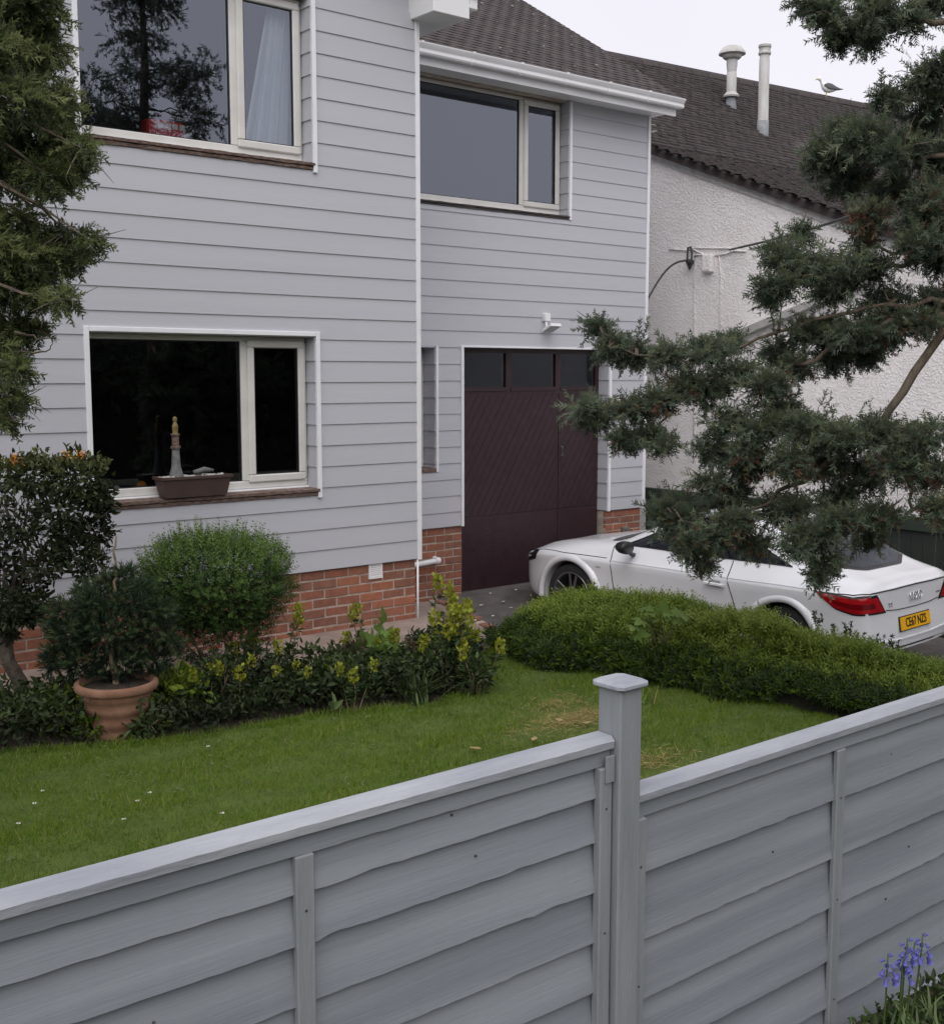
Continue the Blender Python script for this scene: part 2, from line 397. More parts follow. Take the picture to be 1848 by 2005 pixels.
leaf_mat('lf_grass', [(0, (.060, .100, .010)), (.45, (.120, .195, .016)), (.8, (.175, .255, .032)), (.9, (.25, .25, .08)), (1, (.42, .30, .14))], trans=.35)
leaf_mat('lf_iris', [(0, (.05, .085, .03)), (1, (.15, .20, .08))], trans=.25)
leaf_mat('lf_maple', [(0, (.11, .18, .04)), (1, (.18, .26, .07))], trans=.3, spec=.1)
leaf_mat('lf_bell', [(0, (.06, .05, .22)), (.6, (.14, .14, .46)), (1, (.28, .30, .62))], trans=.25)
leaf_mat('lf_stem', [(0, (.05, .085, .02)), (1, (.13, .17, .05))], trans=.1)

# ------------------------------------------------------------------ ground
YM, YG = 8.15, 9.60            # outer cladding face: main wing, garage wing
def sstep(a, b, x): t = np.clip((x - a) / (b - a), 0, 1); return t * t * (3 - 2 * t)
def ground_z(x, y):
    x = np.asarray(x, float); y = np.asarray(y, float)
    drive = -.46 + .26 * sstep(7.9, 9.7, y)
    inner = drive * sstep(6.1, 7.3, x)                              # lawn and path fall away towards the drive
    inner = inner + .07 * sstep(4.5, 2.5, x) * sstep(7.0, 7.6, y)
    street = .30 - .055 * np.clip(x, -6, 14)
    t = sstep(2.6, 1.9, y)
    return inner * (1 - t) + street * t
def sheet(name, xs, ys, m, dz=0.0, mask=None, parent=None):
    X, Y = np.meshgrid(xs, ys); V = np.stack([X, Y, ground_z(X, Y) + dz], -1).reshape(-1, 3); nx = len(xs)
    Fc = [(j * nx + i, j * nx + i + 1, (j + 1) * nx + i + 1, (j + 1) * nx + i) for j in range(len(ys) - 1) for i in range(nx - 1)
          if mask is None or mask((xs[i] + xs[i + 1]) / 2, (ys[j] + ys[j + 1]) / 2)]
    mb = MB(); mb.add(V, Fc); return obj(name, mb, m, parent, smooth=True)
far = [150, 80, 45, 30]
xs = np.array([-v for v in far] + list(np.arange(-20, 26, .5)) + far[::-1]); ys = np.array([-v for v in far] + list(np.arange(-20, 26, .4)) + far[::-1])
tag(sheet('ground', xs, ys, 'earth', -.10), kind='structure')
lawn_edge = lambda x: np.interp(x, [-2, 2.0, 2.8, 3.8, 4.5, 5.0, 5.6, 5.9, 6.2], [6.75, 6.72, 6.33, 6.2, 5.95, 6.05, 6.75, 6.95, 6.95])
hedge_front = lambda y: np.interp(y, [2.0, 3.2, 4.2, 4.85, 5.6, 6.2, 6.9, 7.2], [7.0, 6.75, 6.45, 6.05, 5.85, 5.7, 5.85, 6.1])
def in_lawn(x, y): return (y > 2.0) & (y < lawn_edge(x)) & (x < hedge_front(y) + .25)
tag(sheet('lawn', np.arange(-2, 7.01, .1), np.arange(1.95, 7.1, .1), 'turf', 0.0, in_lawn), kind='structure')
tag(sheet('flower_bed', np.arange(-2, 6.21, .15), np.arange(5.8, 7.46, .15), 'soil', -.012), kind='structure')
tag(sheet('path', np.arange(-2, 7.31, .15), np.arange(7.15, 9.7, .15), 'concrete', .004), kind='structure')
tag(sheet('driveway', np.arange(7.3, 10.91, .15), np.arange(1.9, 9.9, .15), 'tarmac', .004), kind='structure')
tag(sheet('road', np.arange(-40, 41, 2.), np.arange(-7, -1.9, .5), 'tarmac', -.02), kind='structure')
tag(sheet('verge', np.arange(-3, 8.1, .15), np.arange(1.2, 1.94, .08), 'soil', .0), kind='structure')
# brick edging between path and drive: each brick its own piece
edge_o = sheet('edging', [7.28, 7.40], np.arange(7.3, 9.62, .1), 'mortar', .006); tag(edge_o, kind='structure')
mb = MB(); mb.cbox(-.052, .052, -.105, .105, 0, .03); eb = new_mesh('edging_brick', mb.v, mb.f)
for k in range(10):
    y = 7.42 + k * .222; b = link('brick', eb, 'edging', edge_o)
    l = LOC[edge_o.name]; b.matrix_parent_inverse = Matrix.Translation((-l[0], -l[1], -l[2]))
    b.location = (7.34, y, float(ground_z(7.34, y)) + .004 - .012 + .003 * random.random())

# ------------------------------------------------------------------ house
H = thing('clapboard_house', 'grey clapboard house with white trim, red brick plinth and brown garage door', 'house', (4.5, 9.5, -.3))
BZ, BH, LAP = .520, .1685, .009
def board_piece(mb, Y, x0, x1, z0, z1, c0):
    """slice z0..z1 of the lapped board whose course starts at c0"""
    y0 = Y + LAP * (z0 - c0) / BH; y1 = Y + LAP * (z1 - c0) / BH
    mb.extrx([(y0, z0), (y1, z1), (Y + .03, z1), (Y + .03, z0)], x0, x1)
def cladding(parent, Y, x0, x1, zb, zt, opens):
    k = 0
    while True:
        c0 = BZ + k * BH; z0 = max(c0, zb); z1 = min(c0 + BH, zt); k += 1
        if c0 >= zt - .005: break
        if z1 - z0 < .004: continue
        op = [o for o in opens if o[2] < z1 - 1e-4 and o[3] > z0 + 1e-4]
        cur = MB(); xl = x0
        for (a, b, c, d) in sorted(op):
            if a > xl: board_piece(cur, Y, xl, a, z0, z1, c0)
            lo = c - z0; hi = z1 - d
            joined = False
            if lo > .004: board_piece(cur, Y, max(a, xl), b, z0, c, c0); joined = True
            if hi > .004: board_piece(cur, Y, max(a, xl), b, d, z1, c0); joined = True
            if not joined and cur.v:
                obj('board', cur, 'clad', parent); cur = MB()
            xl = b
        if xl < x1: board_piece(cur, Y, xl, x1, z0, z1, c0)
        if cur.v: obj('board', cur, 'clad', parent)
# openings in the cladding (x0,x1,z0,z1)
LW = (3.24, 5.075, 1.135, 2.395); UW = (3.24, 5.075, 3.675, 4.97)
GW = (6.72, 9.215, 3.77, 5.02); GD = (7.745, 9.875, -.4, 2.375); SW = (6.85, 7.385, 1.125, 2.375)
# wall cores behind the cladding, with the openings left out
def core(name, Y, x0, x1, z0, z1, opens, m='mortar', th=.16):
    xs_ = sorted({x0, x1, *[max(o[0], x0) for o in opens], *[min(o[1], x1) for o in opens]}); zs_ = sorted({z0, z1, *[max(o[2], z0) for o in opens], *[min(o[3], z1) for o in opens]})
    mb = MB()
    for i in range(len(xs_) - 1):
        for j in range(len(zs_) - 1):
            cx, cz = (xs_[i] + xs_[i + 1]) / 2, (zs_[j] + zs_[j + 1]) / 2
            if any(o[0] < cx < o[1] and o[2] < cz < o[3] for o in opens): continue
            mb.box(xs_[i], xs_[i + 1], Y + .031, Y + .031 + th, zs_[j], zs_[j + 1])
    return obj(name, mb, m, H)
wall_main = core('front_wall', YM, -2.0, 6.09, .52, 5.05, [LW, UW])
cladding(wall_main, YM, -2.0, 6.072, .525, 5.03, [(LW[0] - .012, LW[1] + .012, LW[2] - .001, LW[3] + .012), (UW[0] - .012, UW[1] + .012, UW[2] - .001, 5.2)])
wall_gar = core('garage_wall', YG, 6.10, 10.47, .535, 5.04, [GW, GD, SW])
cladding(wall_gar, YG, 6.10, 10.462, .54, 5.03, [(GW[0] - .01, GW[1] + .01, GW[2], 5.2), (GD[0] - .01, GD[1] + .01, GD[2], GD[3] + .01), (SW[0] - .01, SW[1] + .01, SW[2], SW[3] + .006)])
mb = MB(); mb.box(5.93, 6.09, YM + .2, 14, -.4, 5.03); mb.box(-2.0, -1.85, YM + .2, 14, -.4, 5.03); mb.box(10.31, 10.47, YG + .2, 14, -.5, 5.03); mb.box(-2, 10.47, 14.0, 14.15, -.5, 5.03)
obj('side_wall', mb, 'clad', H)
# side boards of the main wing (return wall seen only from further right)
mb = MB()
for k in range(27):
    z = BZ + k * BH; mb.add([(6.09 + .013 * (1 - t) + .006, y, zz) for (t, zz) in ((0, z), (1, min(z + BH, 5.03))) for y in (YM + .01, YG + .04)], [(0, 1, 3, 2)])
obj('return_boards', mb, 'clad', H)
# corner trims and window trims
def trims(name, *boxes):
    for b in boxes: mb = MB(); mb.cbox(*b, c=.003); obj(name, mb, 'trim', H)
trims('corner_trim', (6.068, 6.108, YM - .012, YM + .035, .515, 5.03), (10.455, 10.495, YG - .012, YG + .04, .53, 5.03))
def wtrim(o, Y, top=True, wl=.036, wr=.036, zb=None):
    x0, x1, z0, z1 = o; zb = z0 - .02 if zb is None else zb
    b = [(x0 - wl, x0, Y - .014, Y + .034, zb + .06, z1 + (.036 if top else 0)), (x1, x1 + wr, Y - .016, Y + .034, zb, z1 + (.036 if top else 0))]
    if top: b.append((x0 + .001, x1 - .001, Y - .0145, Y + .034, z1, z1 + .035))
    trims('window_trim', *b)
wtrim(LW, YM); wtrim(UW, YM, top=False); wtrim(GW, YG, top=False, zb=GW[2])
trims('window_trim', (SW[1], SW[1] + .03, YG - .012, YG + .03, SW[2] - .01, SW[3] + .004))
trims('door_trim', (GD[0] - .034, GD[0], YG - .014, YG + .10, .53, GD[3] + .02), (GD[1], GD[1] + .036, YG - .014, YG + .03, .53, GD[3] + .02), (GD[0] + .001, GD[1] - .001, YG - .0145, YG + .12, GD[3] + .0, GD[3] + .02))
# boards lining the right-hand reveals
def reveal(x, Y, depth, z0, z1, m='clad'):
    k = 0
    while BZ + k * BH < z1:
        c0 = BZ + k * BH; a, b = max(c0, z0), min(c0 + BH, z1); k += 1
        if b - a < .01: continue
        mb = MB(); mb.add([(x - .012, Y, a), (x - .012, Y + depth, a), (x - .002, Y + depth, b), (x - .002, Y, b), (x + .01, Y, a), (x + .01, Y + depth, a), (x + .01, Y + depth, b), (x + .01, Y, b)],
                          [(0, 1, 2, 3), (4, 7, 6, 5), (0, 4, 5, 1), (3, 2, 6, 7), (0, 3, 7, 4), (1, 5, 6, 2)])
        obj('reveal_board', mb, m, H)
reveal(LW[1], YM + .004, .16, LW[2] + .06, LW[3]); reveal(UW[1], YM + .004, .16, UW[2] + .06, UW[3]); reveal(GW[1], YG + .004, .15, GW[2] + .05, GW[3])
reveal(GD[1], YG + .004, .16, .54, GD[3]); reveal(SW[1], YG + .004, .22, SW[2] + .03, SW[3])
# lintel undersides
mb = MB(); mb.box(LW[0], LW[1] - .013, YM + .0, YM + .17, LW[3] - .006, LW[3] + .004); obj('lintel', mb, 'clad', H)
mb = MB(); mb.box(SW[0], SW[1] - .013, YG + .0, YG + .23, SW[3] - .006, SW[3] + .004); obj('lintel', mb, 'clad', H)

# windows -----------------------------------------------------------
def window(o, Y, xm, case_right=True, gl='glass', sill='sill', sill_h=.055, frame_l=True, bot=.0):
    """fixed light left of xm, opening casement right of it"""
    x0, x1, z0, z1 = o; x1 -= .014; z0 += sill_h + .02; fw = .045; d = .07
    wn = MB(); ya, yb = Y, Y + d
    wn.cbox(x0, x1, ya, yb, z0, z0 + .062, c=.006); wn.cbox(x0, x1, ya + .001, yb, z1 - fw, z1 - .007, c=.006)
    wn.cbox(x0, x0 + fw, ya - .001, yb, z0 + .062, z1 - fw, c=.006); wn.cbox(x1 - fw, x1, ya - .001, yb, z0 + .062, z1 - fw, c=.006)
    wn.cbox(xm - .022, xm + .036, ya - .002, yb, z0 + .062, z1 - fw, c=.006)
    w_ = obj('window', wn, 'frame', H)
    mb = MB(); mb.cbox(x0 - .0, x1, ya - .03, ya + .02, z0 - .018, z0 - .001, c=.004); obj('frame_sill', mb, 'upvc', w_)
    # glazing bead and pane, left light
    a, b, c, dd = x0 + fw, xm - .022, z0 + .062, z1 - fw
    mb = MB(); s = .007
    for bx in ((a, a + s, c, dd), (b - s, b, c, dd), (a + s, b - s, c, c + s), (a + s, b - s, dd - s, dd)): mb.box(bx[0], bx[1], ya + .012, ya + .03, bx[2], bx[3])
    obj('glazing_seal', mb, 'seal', w_)
    mb = MB(); mb.add([(a + s, ya + .024, c + s), (b - s, ya + .024, c + s), (b - s, ya + .024, dd - s), (a + s, ya + .024, dd - s)], [(0, 1, 2, 3)]); obj('pane', mb, gl, w_)
    # casement
    a, b = xm + .03, x1 - fw + .022; c, dd = z0 + .05, z1 - fw + .012; cw = .058
    mb = MB(); y0, y1 = ya - .022, ya + .04
    mb.cbox(a, b, y0, y1, c, c + cw, c=.008); mb.cbox(a, b, y0, y1, dd - cw, dd, c=.008); mb.cbox(a, a + cw, y0 - .001, y1, c + cw, dd - cw, c=.008); mb.cbox(b - cw, b, y0 - .001, y1, c + cw, dd - cw, c=.008)
    ca = obj('casement', mb, 'frame', w_)
    a, b, c, dd = a + cw, b - cw, c + cw, dd - cw
    mb = MB()
    for bx in ((a, a + s, c, dd), (b - s, b, c, dd), (a + s, b - s, c, c + s), (a + s, b - s, dd - s, dd)): mb.box(bx[0], bx[1], y0 + .012, y0 + .03, bx[2], bx[3])
    obj('casement_seal', mb, 'seal', w_)
    mb = MB(); mb.add([(a + s, y0 + .024, c + s), (b - s, y0 + .024, c + s), (b - s, y0 + .024, dd - s), (a + s, y0 + .024, dd - s)], [(0, 1, 2, 3)]); obj('casement_pane', mb, gl, w_)
    # rough tile sill: two thin courses with an uneven edge
    x1s = o[1] + .012; zz = o[2]
    for c_, (h0, h1, pr) in enumerate(((0, sill_h * .5, .012), (sill_h * .5 + .002, sill_h, .0))):
        xsn = np.linspace(o[0], x1s, 40); rings = []
        for x in xsn:
            e = .006 * random.random(); q = .004 * random.random()
            rings.append([(x, Y - .13 - .022 + pr + e, zz + h0 + q), (x, Y - .13 - .024 + pr + e, zz + h1 - q), (x, Y + .03, zz + h1 + .012), (x, Y + .03, zz + h0)])
        mb = MB(); mb.loft(rings); obj('sill', mb, sill, w_)
    return w_
def xat(px, py, Y): return float(onY(px, py, Y)[0])
window(LW, YM + .13, xat(478, 800, YM + .13), gl='glass_low')
window(UW, YM + .13, xat(456, 150, YM + .13))
window(GW, YG + .13, xat(1020, 300, YG + .13), sill='sill_dark', sill_h=.04)
# rooms behind the panes
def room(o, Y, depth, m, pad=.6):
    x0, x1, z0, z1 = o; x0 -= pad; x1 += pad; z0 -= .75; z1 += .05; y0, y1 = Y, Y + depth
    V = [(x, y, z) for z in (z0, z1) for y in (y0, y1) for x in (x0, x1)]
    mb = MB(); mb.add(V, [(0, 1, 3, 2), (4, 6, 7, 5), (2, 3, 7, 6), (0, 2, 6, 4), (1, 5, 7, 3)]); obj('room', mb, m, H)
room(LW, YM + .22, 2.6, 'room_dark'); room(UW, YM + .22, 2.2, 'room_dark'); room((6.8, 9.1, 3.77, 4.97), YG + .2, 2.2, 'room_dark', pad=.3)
# curtains
def curtain(xl_top, xl_bot, xr, z0, z1, Y, m, waves=9):
    V = []; nx, nz = 50, 12
    for j in range(nz + 1):
        t = j / nz; xl = xl_bot + (xl_top - xl_bot) * t
        for i in range(nx + 1):
            s_ = i / nx; V.append((xl + (xr - xl) * s_, Y + .022 * math.sin(s_ * waves * 2 * math.pi + .5 * math.sin(3 * t)), z0 + (z1 - z0) * t))
    mb = MB(); mb.add(V, [(j * (nx + 1) + i, j * (nx + 1) + i + 1, (j + 1) * (nx + 1) + i + 1, (j + 1) * (nx + 1) + i) for j in range(nz) for i in range(nx)])
    return obj('curtain', mb, m, H, smooth=True)
curtain(4.86, 4.52, 5.12, UW[2] - .3, UW[3], YM + .26, 'curtain', 5)
# narrow slot window beside the garage door
mb = MB(); mb.cbox(SW[0], SW[1] - .013, YG + .19, YG + .24, SW[2] + .03, SW[3] - .006, c=.004); sw = obj('slot_window', mb, 'frame', H)
mb = MB(); mb.box(SW[0] + .05, SW[1] - .07, YG + .185, YG + .189, SW[2] + .09, SW[3] - .06); obj('pane', mb, 'glass_low', sw)
mb = MB(); mb.cbox(SW[0], SW[1] - .001, YG - .01, YG + .19, SW[2] - .012, SW[2] + .025, c=.004); obj('sill', mb, 'sill', sw)

# brick plinths: every brick its own piece ---------------------------
def brick_mesh(L_, h=.0655, d=.04):
    mb = MB(); c = .0035
    x, z = L_ / 2, h / 2
    rings = [[(-x, d, -z), (x, d, -z), (x, d, z), (-x, d, z)], [(-x, c, -z), (x, c, -z), (x, c, z), (-x, c, z)], [(-x + c, 0, -z + c), (x - c, 0, -z + c), (x - c, 0, z - c), (-x + c, 0, z - c)]]
    mb.loft(rings); return new_mesh('brick', mb.v, mb.f)
BM = {}
def bricks(parent, Y, x0, x1, z0, z1, seed, right_flush=True, facing='y'):
    r = random.Random(seed); ch = .0785; rows = int((z1 - z0) / ch + .6)
    for k in range(rows):
        zt = z1 - k * ch; zc = zt - ch / 2 + .003; x = x1
        first = .103 if k % 2 else .218
        n = 0
        while x > x0 + .03:
            L_ = first if n == 0 else .218
            if x - L_ < x0 + .03: L_ = x - x0
            key = round(L_, 3)
            if key not in BM: BM[key] = brick_mesh(L_)
            o = link('brick', BM[key], 'brick', parent)
            dx = r.uniform(-.002, .002); dy = r.uniform(-.004, .003)
            o.location = (x - L_ / 2, Y + dy, zc + r.uniform(-.0015, .0015)); o.rotation_euler = (0, r.uniform(-.006, .006), r.uniform(-.006, .006))
            x -= L_ + .012; n += 1
PY = YM + .028
mb = MB(); mb.box(-2, 6.062, PY + .005, PY + .2, -.35, .519); pl = obj('plinth', mb, 'mortar', H); bricks(pl, PY, 1.2, 6.062, -.08, .516, 1)
mb = MB(); mb.box(6.10, 7.742, YG + .033, YG + .22, -.5, .534); pl2 = obj('garage_pier', mb, 'mortar', H); bricks(pl2, YG + .028, 6.6, 7.742, -.32, .532, 2)
mb = MB(); mb.box(9.878, 10.455, YG + .033, YG + .22, -.6, .529); pl3 = obj('garage_pier', mb, 'mortar', H); bricks(pl3, YG + .028, 9.878, 10.455, -.38, .527, 3)
mb = MB(); mb.box(6.03, 6.06, PY + .21, YG + .1, -.4, .52); obj('plinth_return', mb, 'brick', H)

# garage door --------------------------------------------------------
DY = YG + .135
mb = MB(); mb.box(GD[0] + .001, GD[1] - .014, DY + .03, DY + .07, -.26, GD[3] - .002); 
x0, x1 = GD[0], GD[1] - .014; DW = x1 - x0
panes_z = (1.965, 2.325)
# leaf body with three glazed openings near the top
dmb = MB(); xs3 = [x0 + .001 + DW * f for f in (0, .345, .69, 1.0)]
dmb.box(x0 + .001, x1, DY + .02, DY + .06, -.24, panes_z[0]); dmb.box(x0 + .001, x1, DY + .02, DY + .06, panes_z[1], GD[3] - .003)
for xb in ((xs3[0], xs3[0] + .05), (xs3[1] - .02, xs3[1] + .055), (xs3[2] - .02, xs3[2] + .055), (xs3[3] - .05, xs3[3] - .001)): dmb.box(xb[0], xb[1], DY + .0205, DY + .06, panes_z[0], panes_z[1])
gd = obj('garage_door', dmb, 'door', H)
for i in range(3):
    a, b = xs3[i] + (.05 if i == 0 else .055), xs3[i + 1] - (.05 if i == 2 else .02)
    mb = MB(); mb.add([(a, DY + .045, panes_z[0]), (b, DY + .045, panes_z[0]), (b, DY + .045, panes_z[1]), (a, DY + .045, panes_z[1])], [(0, 1, 2, 3)]); obj('pane', mb, 'door_glass', gd)
    mb = MB(); mb.box(b - .035, b - .003, DY + .05, DY + .075, panes_z[0], panes_z[1]); obj('glazing_bar', mb, 'door_bar', gd)
    mb = MB(); mb.cbox(a - .01, b + .01, DY + .008, DY + .0195, panes_z[0] - .045, panes_z[0] - .004, c=.003); obj('rail', mb, 'door_plank', gd)
def clip(poly, x0, x1, z0, z1):
    for ax, lim, sg in ((0, x0, 1), (0, x1, -1), (1, z0, 1), (1, z1, -1)):
        res = []
        for i in range(len(poly)):
            p, q = poly[i - 1], poly[i]; a, b = sg * (p[ax] - lim), sg * (q[ax] - lim)
            if (a < 0) != (b < 0):
                t = a / (a - b); res.append((p[0] + t * (q[0] - p[0]), p[1] + t * (q[1] - p[1])))
            if b >= 0: res.append(q)
        poly = res
        if not poly: return poly
    return poly
for (a, b) in ((xs3[0] + .02, xs3[2] + .012), (xs3[2] + .022, xs3[3] - .02)):       # diagonal tongue-and-groove boards above, flat sheet below
    zlo, zhi = .60, panes_z[0] - .07; pw = .098; sl_ = .62
    n_ = int((b - a + (zhi - zlo) * sl_) / pw) + 2
    for k in range(n_):
        s0 = a - (zhi - zlo) * sl_ + k * pw; s1 = s0 + pw - .0045
        poly = clip([(s0, zlo), (s1, zlo), (s1 + (zhi - zlo) * sl_, zhi), (s0 + (zhi - zlo) * sl_, zhi)], a, b, zlo, zhi)
        if len(poly) >= 3 and (max(p[1] for p in poly) - min(p[1] for p in poly)) > .02:
            mb = MB(); mb.extr(poly, DY + .009 + .002 * random.random(), DY + .0196); obj('plank', mb, 'door_plank', gd)
    mb = MB(); mb.cbox(a, b, DY + .006, DY + .0197, -.22, zlo - .01, c=.003); obj('kick_panel', mb, 'door_plank', gd)
mb = MB(); mb.tube([(xs3[2] + .05, DY + .0, 1.30), (xs3[2] + .05, DY - .03, 1.29), (xs3[2] + .05, DY - .03, 1.2), (xs3[2] + .05, DY, 1.19)], .008); obj('handle', mb, 'grey_plastic', gd)
mb = MB(); V = [(x, y, z) for z in (-.3, 2.5) for y in (DY + .3, DY + 3.5) for x in (x0 - .3, x1 + .3)]
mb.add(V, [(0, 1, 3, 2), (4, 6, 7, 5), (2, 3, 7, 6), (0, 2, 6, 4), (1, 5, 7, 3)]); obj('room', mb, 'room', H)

# fascia, soffit, gutter of the garage wing ---------------------------
FY = YG - .32
mb = MB(); mb.box(6.10, 10.56, FY, FY + .022, 4.99, 5.17); obj('fascia', mb, 'upvc', H)
mb = MB(); mb.box(6.10, 10.55, FY + .023, YG + .03, 5.031, 5.045); obj('soffit', mb, 'upvc', H)
def gutter(xa, xb, Y, zt, name='gutter', parent=H):
    prof = [(0, 0), (0, -.075), (.02, -.10), (.075, -.10), (.085, -.085), (.083, -.055), (.097, -.035), (.11, -.012), (.112, 0), (.106, 0), (.09, -.03), (.075, -.09), (.02, -.092), (.006, -.07), (.006, 0)]
    mb = MB(); mb.extrx([(Y - p, zt + q) for p, q in prof], xa, xb); mb.extrx([(Y - p, zt + q) for p, q in prof[:10]], xb - .006, xb); return obj(name, mb, 'upvc', parent)
gt = gutter(6.10, 10.60, FY - .004, 5.165)
for x in np.arange(6.9, 10.6, .62):
    mb = MB(); Yg = FY - .004; prof = [(-.002, .006), (-.002, -.078), (.018, -.106), (.077, -.106), (.09, -.087), (.088, -.055), (.102, -.035), (.116, -.012), (.117, .006), (.108, .008), (.106, .002), (0, .002)]
    mb.extrx([(Yg - p, 5.165 + q) for p, q in prof], x, x + .03); obj('gutter_bracket', mb, 'upvc', gt)
# main wing: boxed eaves end, gutter end and swan-neck pipe
bx = onY(848, 30, YM - .30)
mb = MB(); mb.cbox(6.03, 6.40, YM - .30, YM + 5, 4.975, 5.25, c=.004); obj('eaves_box', mb, 'upvc', H)
mb = MB(); mb.cbox(6.405, 6.50, YM - .29, YM + 5, 5.06, 5.17, c=.012); obj('gutter', mb, 'upvc', H)
zt = 4.97
mb = MB(); mb.tube([(6.36, 9.0, zt + .02), (6.36, 9.0, zt - .10), (6.30, 9.1, zt - .18), (6.16, 9.2, zt - .32), (6.15, 9.2, zt - .6)], .034, n=10); obj('downpipe', mb, 'upvc', H, smooth=True, auto=50)
# main wing gable roof and barge board, rising out of the picture
def slab(name, pts, th, m):
    P = [np.array(p, float) for p in pts]; nrm = np.cross(P[1] - P[0], P[3] - P[0]); nrm /= np.linalg.norm(nrm)
    mb = MB(); mb.loft([[tuple(p) for p in P], [tuple(p + nrm * th) for p in P]]); return obj(name, mb, m, H)
slab('main_roof', [(6.5, YM - .32, 5.20), (6.5, 14.2, 5.20), (2.05, 14.2, 8.0), (2.05, YM - .32, 8.0)], -.06, 'tile_far')
slab('main_roof', [(-2.4, YM - .32, 5.20), (2.05, YM - .32, 8.0), (2.05, 14.2, 8.0), (-2.4, 14.2, 5.20)], -.06, 'tile_far')
mb = MB(); mb.extr([(-2.2, 5.03), (6.08, 5.03), (6.08, 5.2), (2.05, 7.75), (-2.2, 5.2)], YM + .03, YM + .1); obj('gable', mb, 'clad', H)
for sg in (1, -1):
    xa = 6.42 if sg > 0 else -2.32
    mb = MB(); mb.extr([(xa, 4.99 + .18), (xa, 5.19), (2.05, 7.95), (2.05, 7.72)], YM - .32, YM - .296); obj('barge_board', mb, 'upvc', H)

# garage roof tiles ----------------------------------------------------
PIT = R(31.9); GA, TW = .104, .166
ux = np.array([1, 0, 0.]); us = np.array([0, math.cos(PIT), math.sin(PIT)]); un = np.array([0, -math.sin(PIT), math.cos(PIT)])
E0 = np.array([0, FY - .06, 5.165 + .01])
RX0, RX1 = 6.10, 10.60
mb = MB()
q = [E0 + ux * RX0 - un * .012, E0 + ux * RX1 - un * .012, E0 + ux * RX1 + us * 5.6 - un * .012, E0 + ux * RX0 + us * 5.6 - un * .012]
mb.loft([[tuple(p) for p in q], [tuple(p - un * .05) for p in q]]); roof = obj('roof', mb, 'tile_far', H)
tmb = MB()
Lt = .20; rings = []
for v in (0, .5, 1):
    row = []
    for u_ in np.linspace(-.5, .5, 3): row.append((u_ * (TW - .004), v * Lt, .006 * (1 - 4 * u_ * u_) * .6 + .006 * (1 - (2 * v - 1) ** 2)))
    rings.append(row)
V = [p for r_ in rings for p in r_] + [(p[0], p[1], p[2] - .013) for r_ in rings for p in r_]
Fc = []
for j in range(2):
    for i in range(2):
        a = j * 3 + i; Fc.append((a, a + 1, a + 4, a + 3))
Fc += [(0, 9, 10, 1), (1, 10, 11, 2), (2, 11, 14, 5), (5, 14, 17, 8), (0, 3, 12, 9), (3, 6, 15, 12)]
tm = new_mesh('tile', V, Fc); TVn = np.array(V)
rest_V = []; rest_F = []; cnt = 0
basis = np.stack([ux, us, un], 1)
for k in range(52):
    off = (k % 2) * TW / 2; x = RX1 - TW / 2 - off + (TW / 2 if off else 0)
    x = RX1 - TW / 2 - off
    xsrow = []
    while x > RX0 + TW / 2: xsrow.append(x); x -= TW
    if off: xsrow.insert(0, RX1 - TW / 4 + .0)
    for i_, x in enumerate(xsrow):
        lift = .016; pos = E0 + ux * x + us * (k * GA - .03) + un * .012
        tilt = -math.atan(.013 / GA) * .9; jr = random.uniform(-.012, .012); jt = random.uniform(-.02, .02)
        wd = .5 if (off and i_ == 0) else 1.0
        B = np.array(Matrix.Rotation(tilt + jt, 3, 'X') @ Matrix.Rotation(jr, 3, 'Z'))
        M3 = basis @ B
        vis = x > 6.9 + k * .062
        if vis and cnt < 300 and wd == 1.0:
            o = link('tile', tm, 'tile', roof); Mx = Matrix([list(M3[r_]) + [pos[r_]] for r_ in range(3)] + [[0, 0, 0, 1]]); o.matrix_basis = Mx; cnt += 1
        else:
            n0 = len(rest_V) * len(TVn)
            VV = TVn.copy(); VV[:, 0] *= wd
            rest_V.append(VV @ M3.T + pos); rest_F += [tuple(i + n0 for i in f_) for f_ in Fc]
mb = MB(); mb.v = [tuple(p) for p in np.concatenate(rest_V)]; mb.f = rest_F
tag(obj('tiles', mb, 'tile', roof), kind='stuff')
mb = MB(); q0 = E0 + ux * (RX1 - .01) - un * .035; q1 = q0 + us * 5.6
mb.add([tuple(q0), tuple(q1), tuple(q1 + un * .03), tuple(q0 + un * .03), tuple(q0 - ux * .05), tuple(q1 - ux * .05), tuple(q1 - ux * .05 + un * .03), tuple(q0 - ux * .05 + un * .03)], [(0, 1, 2, 3), (4, 7, 6, 5), (0, 4, 5, 1), (0, 3, 7, 4), (1, 5, 6, 2)]); obj('verge_mortar', mb, 'mortar', roof)
# lichen spots on the tiles
lp = MB()
for k in range(46):
    x = random.uniform(7.2, 10.5); s_ = random.uniform(.1, 3.2); p = E0 + ux * x + us * s_ + un * .036; r_ = random.uniform(.008, .022)
    ring = [tuple(p + r_ * random.uniform(.6, 1.2) * (math.cos(t) * ux + math.sin(t) * us)) for t in np.linspace(0, 2 * math.pi, 7, endpoint=False)]
    lp.loft([ring, [tuple(np.array(q_) - un * .006) for q_ in ring]])
tag(obj('lichen', lp, 'lichen', roof), kind='stuff')
# triangle of wall under the garage roof's right verge
mb = MB(); mb.extrx([(YG + .2, 5.0), (14.1, 5.0), (14.1, 5.17 + math.tan(PIT) * (14.1 - YG))], 10.44, 10.47); obj('gable', mb, 'clad', H)

